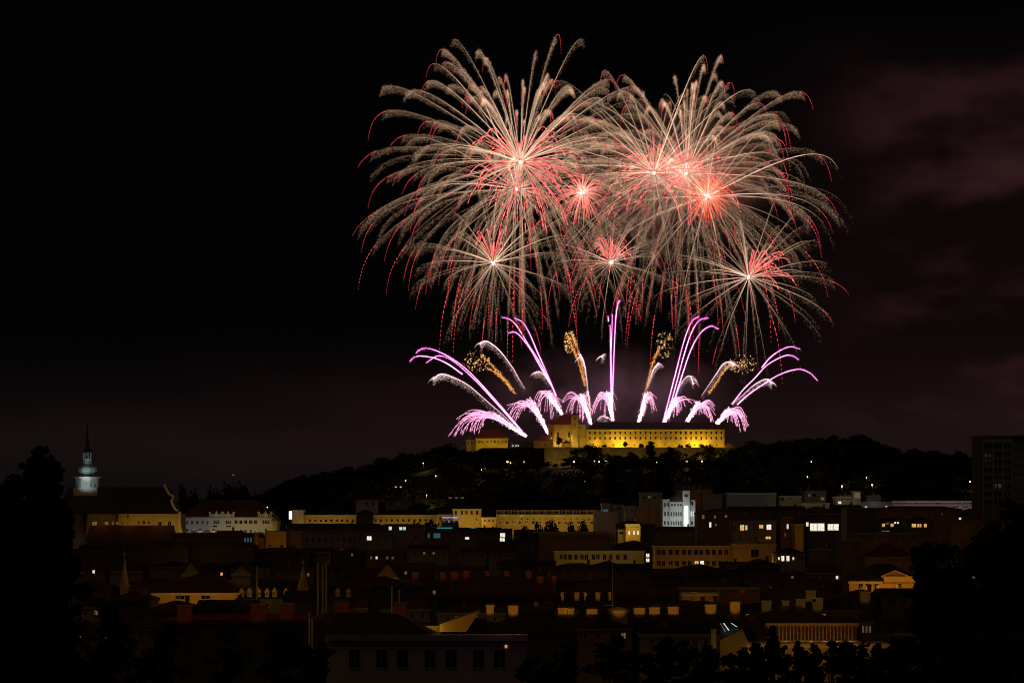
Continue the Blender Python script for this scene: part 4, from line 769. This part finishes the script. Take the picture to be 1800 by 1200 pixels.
house('dim violet grey house behind the terrace, under the hill', 626, 664, 877.5, 1260, 12, 'white', 'flat', 1, 'slate', [(885, 5, 4, [645, 656])], light=(1, 9, (.4, .35, 1), 885, 10))
house('dim grey house with flat roof under the hill woods', 678, 716, 880, 1262, 12, 'grey', 'flat', 1, 'slate', [(886, 5, 4, [688, 700])], light=(1, 9, (.8, .9, .9), 885, 12))
for lbl, x, y, w_, mt in (('low unlit hut with three dim windows on the hill foot', 802, 874.5, 34, 'litdim'), ('small hut with two cool windows on the wooded hill foot', 700, 855.5, 14, 'litcool')):
    house(lbl, x - w_ / 2, x + w_ / 2, y - 3, 1330, 8, 'dark', 'hip', 4, 'slate', [(y, 2, 2.6 if w_ < 20 else 6, [x - w_ / 3.2, x + w_ / 3.2] + ([x] if w_ > 20 else []), mt)], name='hut', cat='hut')

# ---- roofs nearer the camera: church like spirelets, gables, dormers
def spirelet(label, px, ytip, ybase, wpx, D):
    k = D / F; zb = PZ(ybase + 26, D); o = empty('turret', (PX(px, D), D, zb), label, 'turret'); r = wpx * k / 2; b = PZ(ybase, D) - zb
    MB().box(-r * .8, r * .8, -r * .8, r * .8, -6, b).build('wall', M['brown'], o); MB().box(-r, r, -r, r, b, b + .3).build('cornice', M['stone'], o)
    cn = MB().lathe(0, 0, [(r, b + .3), (r * .5, b + .3 + (ybase - ytip) * k * .45), (r * .12, b + (ybase - ytip) * k * .95), (.02, b + (ybase - ytip) * k)], 8, rot=r8).build('spire', M['stone'], o)
    MB().lathe(0, 0, [(.03, b + (ybase - ytip) * k), (.5, b + (ybase - ytip) * k + .5), (.03, b + (ybase - ytip) * k + 1), (.03, b + (ybase - ytip) * k + 4)], 6).build('finial', M['metal'], cn)
    plight(px - 8, ybase + 4, D - 8, 60, SODIUM, .5)
spirelet('pointed stone turret with finial, beyond the dark trees at left', 219, 978, 1030, 17, 520); spirelet('pointed stone turret with knobbed finial beside the row of lit dormers', 533, 992, 1035, 20, 500)
house('low tiled hall roof with an orange lit strip of wall below its eave', 268, 430, 1041, 520, 20, 'ochre', 'hip', 32, 'tile', [(1048, 9, 16, [316, 362])], light=(4, 150, SODIUM, 1056, 6), over=1.0)
house('small pointed brown gable rising over the tiled hall, left one', 318, 353, 1009, 545, 12, 'cream', 'front', 25, 'slate', [], light=(1, 30, SODIUM, 1000, 12))
house('small pale gable with cross on top over the tiled hall, right one', 408, 440, 1007, 548, 12, 'cream', 'front', 16, 'slate', [], light=(1, 26, AMBER, 1002, 12))
dh = house('dark house with a row of small lit gabled dormers', 415, 612, 1052, 505, 14, 'dark', 'hip', 22, 'slate', [(1062, 7, 6, lin(430, 600, 9))])
for i, x in enumerate((424, 438, 454, 469, 482, 502, 593, 612)):
    kd = 503 / F; d = MB(); X_ = PX(x, 503) - dh.location.x; zz = PZ(1049, 503) - dh.location.z
    d.box(X_ - 3.6 * kd, X_ + 3.6 * kd, -1.5, 2, zz, zz + 9 * kd).prism([(X_ - 5 * kd, zz + 9 * kd), (X_ + 5 * kd, zz + 9 * kd), (X_, zz + 17 * kd)], -1.8, 2); q = d.build('dormer', M['ochre'], dh)
    add_window(q, X_, -1.505, zz + .3, 3.6 * kd, 5.5 * kd, 'glass'); plight(x - 4, 1052, 498, 34 if i < 5 else 12, AMBER, .3)
house('tan gable triangle over the dark roofs left of the middle', 655, 706, 1020, 560, 12, 'ochre', 'front', 32, 'slate', [], light=(2, 48, SODIUM, 1012, 10))
house('dark wide roof in front of the tan gable triangle', 575, 740, 1030, 540, 16, 'dark', 'hip', 16, 'tile', [(1040, 6, 5, lin(590, 725, 8))])
MBt = [('twin tall lit flue pipes under a small pitched cap', ((559, 990, 1037), (567.5, 996, 1034), (573.5, 990, 1030)), 470), ('pair of tall lit flue pipes by the red chimney stack', ((689, 1034, 1060), (702, 1040, 1073)), 400), ('pair of slim metal pipes over the dark near roof', ((544, 1080, 1106), (549, 1091, 1120)), 330), ('lone tall lit metal flue over the lit dormers', ((451.5, 998, 1033),), 480)]
for lbl, pipes, D in MBt:
    o = empty('flue_pipe', P(pipes[0][0], pipes[0][2] + 8, D), lbl, 'flue pipe'); k = D / F
    for (x, y0, y1) in pipes:
        X_, z0, z1 = PX(x, D) - o.location.x, PZ(y1 + 8, D) - o.location.z, PZ(y0, D) - o.location.z
        MB().tube((X_, 0, z0 - 4), (X_, 0, z1), 1.5 * k, 1.5 * k, 8).lathe(X_, 0, [(2.1 * k, z1), (2.3 * k, z1 + .1), (.1, z1 + .35)], 8).build('pipe', M['trim'], o)
    plight(pipes[0][0] - 18, pipes[0][2], D - 4, 16, AMBER, .3)
cr = None
# the ridge of brick chimney stacks
def stack(label, x0, x1, y0, y1, D, mat='brick', pots=3, group=None, zlow=.9):
    k = D / F; o = empty('chimney_stack', P((x0 + x1) / 2, y1, D), label, 'chimney', group); w = (x1 - x0) / 2 * k; h = (y1 - y0) * k
    MB().box(-w, w, 0, .9, -zlow, h).build('shaft', M[mat], o); MB().box(-w - .12, w + .12, -.12, 1.02, h, h + .22).build('cap', M['stone'], o)
    for i in range(pots): x = -w * .7 + 1.4 * w * i / max(1, pots - 1); MB().lathe(x, .45, [(.14, h + .22), (.11, h + .55)], 8).build('pot', M['slate'], o)
GC = 'brick chimney stacks along the long dark roof'
house('very long dark tiled roof carrying a row of amber lit chimney stacks', 846, 1335, 1112, 425, 17, 'dark', 'hip', 36, 'slate', [], over=.6)
for x0, x1, y0, y1 in ((855, 868, 1065, 1073), (893, 911, 1066, 1075), (981, 996, 1070, 1079), (998, 1009, 1071, 1079), (1031, 1050, 1072, 1080), (1114, 1134, 1070, 1079), (1141, 1160, 1069, 1078), (1174, 1193, 1068, 1076), (1239, 1259, 1064, 1073), (1283, 1301, 1059, 1074)):
    stack('wide pale amber lit chimney stack on the ridge of the long dark roof', x0, x1, y0, y1, 432, 'stone', 3, GC); spot((x0 + x1) / 2 - 6, y0 - 2, 424, ((x0 + x1) / 2, (y0 + y1) / 2 - 1, 432), 900, SODIUM, 17, .5)  # unseen narrow spot added before each stack, so the roof stays dark
house('dark tiled roof continuing the long roof to the right', 1325, 1470, 1090, 440, 16, 'dark', 'hip', 26, 'tile', [])
for x0, x1, y0, y1 in ((1339, 1356, 1057, 1070), (1375, 1387, 1057, 1069), (1399, 1416, 1054, 1068), (1428, 1447, 1052, 1069), (1417, 1434, 1039, 1048), (1512, 1530, 1041, 1051)):
    stack('square dim ochre chimney stack on the right hand dark roof', x0, x1, y0, y1, 447, 'stone', 2, 'ochre chimney stacks on the right roof'); spot((x0 + x1) / 2 - 6, y0 - 2, 439, ((x0 + x1) / 2, (y0 + y1) / 2 - 1, 447), 190, AMBER, 20, .5)  # added spot in mid-air, aimed at the stack alone
house('dark middle roof behind the long roof, with small red chimneys', 770, 985, 1050, 560, 16, 'dark', 'hip', 36, 'tile', [])
for x0, x1, y0, y1 in ((792, 806, 1006, 1014), (815, 824, 1005, 1012), (854, 860, 1004, 1014), (886, 895, 1005, 1015), (924, 934, 1005, 1015), (943, 956, 1014, 1020), (970, 978, 1013, 1020), (1035, 1046, 1016, 1033), (724, 736, 1007, 1014), (774, 783, 1007, 1015)):
    stack('small red brown chimney stack on the dark middle roofs', x0, x1, y0, y1, 572, 'brick', 2, 'small chimneys of the middle roofs'); spot((x0 + x1) / 2 - 5, y0 - 2, 564, ((x0 + x1) / 2, (y0 + y1) / 2 - 1, 572), 120, SODIUM, 14, .5)  # each small stack gets its own unseen added spot
house('dark roof right of the middle with lit dormer sides', 985, 1180, 1048, 555, 16, 'dark', 'hip', 32, 'tile', [(1046, 8, 4, [988, 1029], 'litdim')])
for x, w in ((989, 4), (1014, 8), (1028, 3), (1051, 8), (1072, 4)):
    stack('amber lit roof dormer side above the long dark roof', x - w / 2, x + w / 2, 1042, 1050, 500, 'cream', 0, 'lit dormer sides', .6); spot(x - 4, 1048, 493, (x, 1045, 500), 220, SODIUM, 16, .5)  # added unseen spot brightens only the dormer side
house('dark tiled roof over the orange lit courtyard wall', 1175, 1400, 1042, 600, 16, 'dark', 'gable', 8, 'tile', [])
house('orange lit courtyard wall between dark roofs', 1200, 1262, 1043, 585, 8, 'ochre', 'flat', 1, 'trim', [(1049, 5, 5, [1255])], light=(2, 70, SODIUM, 1054, 6))
house('narrow dim lit gallery on the dark roof', 1196, 1336, 1034, 596, 6, 'brown', 'flat', 1, 'cream', [(1038, 5, 6, lin(1225, 1325, 6))], light=(3, 11, SODIUM, 1040, 5))
# red chimneys near left
house('near dark flat roof with red brick chimneys and a metal gutter', 285, 560, 1090, 380, 15, 'dark', 'hip', 9, 'tilered', [])
for x0, x1, y0, y1 in ((311, 338, 1065, 1084), (440, 469, 1063, 1082), (491, 516, 1062, 1080), (589, 613, 1061, 1070), (691, 715, 1061, 1086)):
    stack('broad red brick chimney stack on the near dark roof', x0, x1, y0, y1, 376 if x0 < 560 else 390, 'brick', 0, 'red brick chimneys of the near roofs'); dd_ = 376 if x0 < 560 else 390; spot((x0 + x1) / 2 + 8, y0 - 4, dd_ - 8, ((x0 + x1) / 2, (y0 + y1) / 2 - 1, dd_), 52, SODIUM, 22, .5)  # unseen spot added in front to bring out the red brick
# near bottom building
nb = house('near building with a long violet grey metal gutter and paired dark windows', 574, 925, 1125, 330, 14, 'grey', 'flat', .3, 'slate', [(1157, 32, 19, [623, 671, 708, 756, 793, 841, 878])], name='near_building', cat='building', frame='grey')
kn = 330 / F; nz = PZ(1125, 330) - nb.location.z; na, nbb = PX(560, 330) - nb.location.x, PX(778, 330) - nb.location.x
MB().add([(na, .7, nz), (nbb, .7, nz), (nbb, 13, nz), (na, 13, nz), (na + 2, 6, nz + 46 * kn), (nbb - 6.2, 6, nz + 44 * kn)], [(3, 2, 1, 0), (0, 1, 5, 4), (1, 2, 5), (2, 3, 4, 5), (3, 0, 4)]).build('roof', M['slate'], nb)
MB().box(PX(573, 330) - nb.location.x, PX(927, 330) - nb.location.x, -1.0, .6, PZ(1125, 330) - nb.location.z, PZ(1114.5, 330) - nb.location.z).build('gutter', M['metal'], nb)
add_window(nb, PX(889.5, 330) - nb.location.x, -.1, PZ(1138, 330) - nb.location.z, 4 * 330 / F, 7 * 330 / F, 'litwarm')
plight(880, 1100, 318, 26, (.9, .35, .75), 1.0); plight(720, 1085, 314, 14, (.85, .4, .8), 1.0); plight(740, 1160, 305, 5, (.9, .9, 1), 2)  # unseen point lights added to tint the gutter violet and lift the wall
# orange wedge wall
wd = empty('gable_wall', P(800, 1111, 350), 'orange lit sloping gable wall behind the metal gutter', 'wall'); kx = 352 / F
MB().prism([(-28 * kx, 0), (19 * kx, 0), (43 * kx, 37 * kx), (-28 * kx, 13 * kx)], 0, 6).build('wall', M['ochre'], wd); plight(790, 1106, 346, 150, SODIUM, .3)
wd.location.y = 352
wd2 = empty('balcony', P(760, 1111, 354), 'small yellow lit terrace left of the orange gable wall', 'balcony')
MB().box(-1.1, .9, 0, 2, -2, .75, 0, (-1.1, .9, 0, 2)).build('wall', M['ochre'], wd2); MB().box(-1.3, 1.0, -.3, 2.2, .76, .9).build('slab', M['trim'], wd2); plight(758, 1105, 351, 60, YELLOW, .2)
# lit gallery lower right
gl = house('long gallery with a row of orange lit pilasters under a sloping cornice', 1347, 1506, 1095, 345, 14, 'brown', 'gable', 10, 'tile', [], name='gallery', cat='building')
kg = 345 / F; b = MB()
for i in range(24):
    x = PX(1350 + i * 6.4, 345) - gl.location.x; b.box(x - .9 * kg, x + .9 * kg, -.5, -.02, PZ(1124, 345) - gl.location.z, PZ(1098, 345) - gl.location.z)
b.build('pilaster_row', M['cream'], gl); MB().box(PX(1345, 345) - gl.location.x, PX(1508, 345) - gl.location.x, -.9, .2, PZ(1097.8, 345) - gl.location.z, PZ(1094, 345) - gl.location.z).build('eave', M['cream'], gl)
MB().box(PX(1345, 345) - gl.location.x, PX(1508, 345) - gl.location.x, -1.2, -.1, PZ(1127, 345) - gl.location.z, PZ(1124.1, 345) - gl.location.z).build('sill', M['cream'], gl)
for i in range(7): plight(1358 + i * 23, 1127, 342.2, 24, SODIUM, .3)
house('short row of dim pilasters right of the long gallery', 1512, 1534, 1092, 348, 8, 'brown', 'flat', 1, 'tile', [(1102, 18, 3, [1517, 1523, 1529], 'litdim')])  # pilasters drawn as glowing panes, their dim light put into the emission
house('low orange terrace wall below the long gallery', 1300, 1560, 1131, 338, 5, 'ochre', 'flat', 1, 'trim', [], light=(6, 30, SODIUM, 1140, 3))
pg = house('yellow lit pointed gable end with bright skylights in the roof beside it', 1266, 1320, 1138, 335, 8, 'ochre', None, 1, 'slate', [], cornice=False)
k3 = 335 / F; hh = PZ(1138, 335) - pg.location.z
MB().prism([(-27 * k3, hh), (27 * k3, hh), (12 * k3, hh + 33 * k3), (-27 * k3, hh + 14 * k3)], 0, 6).build('gable', M['ochre'], pg)
MB().add([(-28 * k3, 0, hh + 14.6 * k3), (13 * k3, 0, hh + 34 * k3), (22 * k3, 7, hh + 45 * k3), (-22 * k3, 7, hh + 38 * k3)], [(0, 1, 2, 3)]).build('roof', M['slate'], pg)
for x in (-17, -11, 3): MB().add([((x - 1) * k3, .6 + abs(x + 11) * .01, hh + (22.5 + (x + 11) * .45) * k3 + .6), ((x + 1) * k3, .6, hh + (22.5 + (x + 11) * .45) * k3 + .6), ((x - 4) * k3, 4.6, hh + 36.5 * k3 + .3), ((x - 6) * k3, 4.6, hh + 36.5 * k3 + .3)], [(0, 1, 2, 3)]).build('skylight', M['litcool'] if x > -17 else M['litdim'], pg)
plight(1290, 1136, 330, 40, AMBER, .3); stack('tall ochre chimney beside the yellow pointed gable', 1250, 1259, 1108, 1130, 333, 'ochre', 1); plight(1248, 1130, 329, 3, AMBER, .3)
# the orange villa
vl = house('orange lit villa with a triangular pediment and dark windows', 1493, 1625, 1021, 600, 14, 'ochre', 'hip', 30, 'slate', [(1029, 9, 8, [1513, 1526, 1541]), (1028, 8, 9, [1580])], light=(5, 170, SODIUM, 1036, 6), name='villa', cat='villa')
kv = 600 / F; X_ = PX(1572, 600) - vl.location.x; zz = PZ(1021, 600) - vl.location.z
MB().box(X_ - 20 * kv, X_ + 54 * kv, -1.2, .3, zz - .6, zz + 8 * kv).prism([(X_ - 23 * kv, zz + 9 * kv), (X_ + 23 * kv, zz + 9 * kv), (X_, zz + 18.5 * kv)], -1.0, 0).build('pediment', M['brown'], vl)
q = MB(); t_ = 1.2 * kv
for a, b_ in (((-24, 9), (0, 19)), ((0, 19), (24, 9)), ((-24, 8), (24, 8)), ((24, 8), (54, 8)), ((-20, 0), (54, 0))): q.tube((X_ + a[0] * kv, -1.3, zz + a[1] * kv), (X_ + b_[0] * kv, -1.3, zz + b_[1] * kv), t_, t_, 4)
q.build('cornice', M['ochre'], vl)
MB().box(X_ - 20 * kv, X_ + 53 * kv, -1.25, -1.21, zz, zz + 7.6 * kv).build('frieze', M['ochre'], vl)
for x in (1560, 1590, 1615): plight(x, 1032, 594, 60, SODIUM, .3)

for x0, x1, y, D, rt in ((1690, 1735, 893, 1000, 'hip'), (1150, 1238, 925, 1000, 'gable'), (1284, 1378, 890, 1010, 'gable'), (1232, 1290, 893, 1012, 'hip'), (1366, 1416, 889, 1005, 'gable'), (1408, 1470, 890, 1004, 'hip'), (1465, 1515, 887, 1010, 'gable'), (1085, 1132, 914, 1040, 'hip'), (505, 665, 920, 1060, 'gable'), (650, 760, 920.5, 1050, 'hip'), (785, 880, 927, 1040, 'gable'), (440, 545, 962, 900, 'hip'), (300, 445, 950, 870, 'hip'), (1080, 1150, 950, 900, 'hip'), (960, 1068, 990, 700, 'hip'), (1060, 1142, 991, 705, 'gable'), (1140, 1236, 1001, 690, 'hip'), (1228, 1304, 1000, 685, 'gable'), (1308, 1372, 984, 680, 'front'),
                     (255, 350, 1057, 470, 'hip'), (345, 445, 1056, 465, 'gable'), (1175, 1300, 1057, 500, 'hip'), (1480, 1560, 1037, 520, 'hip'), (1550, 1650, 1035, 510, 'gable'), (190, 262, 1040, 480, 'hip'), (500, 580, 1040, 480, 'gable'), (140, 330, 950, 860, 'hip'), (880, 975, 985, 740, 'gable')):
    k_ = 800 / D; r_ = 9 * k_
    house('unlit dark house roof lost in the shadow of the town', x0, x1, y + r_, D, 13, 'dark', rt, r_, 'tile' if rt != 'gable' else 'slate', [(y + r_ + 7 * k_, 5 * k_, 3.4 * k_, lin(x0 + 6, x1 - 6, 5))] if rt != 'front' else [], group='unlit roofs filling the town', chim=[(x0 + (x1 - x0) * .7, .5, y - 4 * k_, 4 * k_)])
for px, py, D, pw, col in ((72, 955, 236, 14, WARM), (128, 935, 236, 14, AMBER), (40, 885, 246, 8, (.7, .8, .5)), (110, 1010, 236, 14, SODIUM), (30, 1040, 230, 10, SODIUM), (1782, 912, 322, 60, (.75, .9, .4)), (1752, 932, 320, 20, AMBER), (1770, 1028, 270, 12, SODIUM), (1715, 1030, 300, 8, SODIUM), (250, 1072, 300, 10, AMBER), (225, 1048, 330, 16, SODIUM)): plight(px, py, D, pw, col, .3)
mz = empty('antenna_mast', P(1077, 1085, 440), 'tall thin antenna mast standing above the long dark roof', 'mast'); ka = 440 / F
MB().tube((0, 0, -1), (0, 0, 100 * ka), .8 * ka, .45 * ka, 6).tube((-1.4, 0, 22 * ka), (.3, 0, 22 * ka), .05, .05, 4).build('pole', M['trim'], mz); spot(1068, 1040, 432, (1077, 1040, 440), 90, AMBER, 70, 1)
ls = house('small hipped stair roof with an amber lit cornice beside the antenna mast', 1073, 1103, 1072, 424, 5, 'ochre', 'hip', 5, 'trim', []); spot(1086, 1068, 414, (1088, 1071, 424), 700, SODIUM, 16, .6)
sd_ = empty('satellite_dish', P(941, 1062, 470), 'pale satellite dish on the dark middle roof', 'satellite dish'); MB().lathe(0, 0, [(.05, 0), (.3, .06), (.5, .2), (.55, .34)], 12).build('dish', M['trim'], sd_); sd_.rotation_euler = (math.radians(70), 0, math.radians(30)); sb = MB().tube((0, 0, 0), (0, -.9, -.3), .05, .05).build('bracket', M['pole'], sd_); plight(934, 1060, 467, 3, AMBER, .2)
house('old corner building with dim domed roof behind the white tower', 1190, 1252, 860, 1165, 14, 'brown', 'mansard', 13, 'slate', [(856, 3, 3, [1202, 1211, 1220, 1229]), (864, 3, 3, [1200, 1214, 1228, 1242])], light=(2, 60, SODIUM, 866, 9))
for px, py, D, h in ((640, 1028, 545, 3), (868, 1012, 565, 2.6), (903, 1060, 434, 2.2), (1150, 1062, 434, 2.4), (1216, 1070, 434, 2.2), (1310, 1060, 446, 2.2), (745, 1012, 560, 2.8), (1465, 1062, 450, 2.6), (600, 1080, 340, 1.8), (660, 1084, 340, 1.6), (1000, 1010, 566, 2.8), (420, 1082, 384, 1.8), (560, 940, 935, 4), (1330, 941, 800, 4), (1180, 953, 795, 4)):
    an = empty('aerial', P(px, py, D), 'thin metal television aerial standing on a dark roof', 'aerial', 'television aerials on the roofs'); b = MB().tube((0, 0, -1), (0, 0, h), .04, .03, 5)
    for q in range(4): b.tube((-.5 + .06 * q, 0, h - .15 - .16 * q), (.5 - .06 * q, 0, h - .15 - .16 * q), .02, .02, 4)
    b.build('pole', M['metal'], an)
# ---- unlit roofs that fill the town between the ones above
G_ = 'unlit roofs filling the town'
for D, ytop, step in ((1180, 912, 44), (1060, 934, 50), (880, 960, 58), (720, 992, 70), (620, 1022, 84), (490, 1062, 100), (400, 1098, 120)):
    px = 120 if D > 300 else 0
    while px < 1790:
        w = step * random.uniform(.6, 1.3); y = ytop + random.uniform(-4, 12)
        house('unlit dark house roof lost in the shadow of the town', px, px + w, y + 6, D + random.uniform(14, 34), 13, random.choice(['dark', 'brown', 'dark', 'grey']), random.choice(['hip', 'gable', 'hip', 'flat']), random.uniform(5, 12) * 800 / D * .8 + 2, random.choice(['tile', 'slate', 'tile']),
              [(y + 6 + 7 * 800 / D, 5 * 800 / D, 3.4 * 800 / D, [v], random.choice(['glass'] * 24 + ['litdim'] * 6 + (['litwarm', 'litwhite'] if D > 600 else ['litdim']))) for v in lin(px + w * .15, px + w * .85, max(2, int(w / (11 * 800 / D))))], group=G_, chim=[(px + w * random.uniform(.2, .8), .5, y - 6 * 800 / D, 4 * 800 / D)] if random.random() < .6 else ())  # a few panes glow at random, added as small warm highlights
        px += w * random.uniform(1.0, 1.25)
for i in range(70):   # ordinary street lamps down in the streets, mostly hidden by the houses
    D = random.choice([1120, 1000, 850, 690, 590, 470, 385]) + random.uniform(-6, 6); px = random.uniform(250, 1700); plight(px, 885 + (CZ - town(D) - 7) / D * F, D, 300 if D > 700 else 150, SODIUM, .3)
# ------------------------------------------------------------------ light of the bursts
for px, py, pw, col in ((915, 290, 16000, (1, .5, .4)), (1190, 300, 60000, (1, .42, .32)), (1243, 330, 50000, (1, .2, .1)), (1023, 338, 8000, (1, .3, .25)), (1060, 700, 9000, (1, .35, .8)), (900, 730, 6000, (1, .4, .8)), (1230, 715, 6000, (1, .4, .8))):
    plight(px, py, 2055, pw, col, 4)

# ------------------------------------------------------------------ drifting smoke
def smoke(label, px, py, D, rx, ry, dens, scale, lo, hi, col=(.75, .7, .68), seed=0.0):
    c = P(px, py, D); b = MB(); a, e = rx * MPP, ry * MPP; n = 14; vs = []
    prof = [(max(.02, math.sin(math.pi * i / n)), -math.cos(math.pi * i / n)) for i in range(n + 1)]
    b.lathe(0, 0, prof, 20); me = b.mesh('smoke_cloud', []); me.transform(__import__('mathutils').Matrix.Diagonal((a, min(a, 70), e, 1)))
    m = bpy.data.materials.new('smoke'); m.use_nodes = True; nt = m.node_tree; nt.nodes.clear(); L = nt.links.new
    out = nt.nodes.new('ShaderNodeOutputMaterial'); v = nt.nodes.new('ShaderNodeVolumePrincipled'); v.inputs['Color'].default_value = tuple(col) + (1,); v.inputs['Anisotropy'].default_value = 0
    tcn = nt.nodes.new('ShaderNodeTexCoord'); nz = nt.nodes.new('ShaderNodeTexNoise'); nz.inputs['Scale'].default_value = scale; nz.inputs['Detail'].default_value = 4
    mp = nt.nodes.new('ShaderNodeMapping'); mp.inputs['Location'].default_value = (seed, seed, seed); L(tcn.outputs['Object'], mp.inputs[0]); L(mp.outputs[0], nz.inputs['Vector'])
    r1 = nt.nodes.new('ShaderNodeMapRange'); r1.inputs[1].default_value = lo; r1.inputs[2].default_value = hi; L(nz.outputs['Fac'], r1.inputs[0])
    sc = nt.nodes.new('ShaderNodeMapping'); sc.inputs['Scale'].default_value = (1 / a, 1 / min(a, 70), 1 / e); L(tcn.outputs['Object'], sc.inputs[0])
    ln_ = nt.nodes.new('ShaderNodeVectorMath'); ln_.operation = 'LENGTH'; L(sc.outputs[0], ln_.inputs[0])
    r2 = nt.nodes.new('ShaderNodeMapRange'); r2.inputs[1].default_value = 1.0; r2.inputs[2].default_value = .35; r2.inputs[4].default_value = dens; L(ln_.outputs['Value'], r2.inputs[0])
    mu = nt.nodes.new('ShaderNodeMath'); mu.operation = 'MULTIPLY'; L(r1.outputs[0], mu.inputs[0]); L(r2.outputs[0], mu.inputs[1]); L(mu.outputs[0], v.inputs['Density']); L(v.outputs[0], out.inputs['Volume'])
    me.materials.append(m); o = bpy.data.objects.new('smoke_cloud', me); COL.objects.link(o); o.location = c
    tag(o, label, 'smoke', kind='stuff'); return o
smoke('reddish lit smoke drifting through the right willow bursts', 1190, 310, 2075, 190, 150, .010, .02, .38, .68)
smoke('small orange red smoke puff glowing around the right orange starburst', 1262, 318, 2062, 85, 70, .017, .035, .35, .65, seed=2)
smoke('thin violet smoke low above the castle roofs', 1070, 690, 2050, 240, 95, .0060, .03, .4, .7, seed=5)
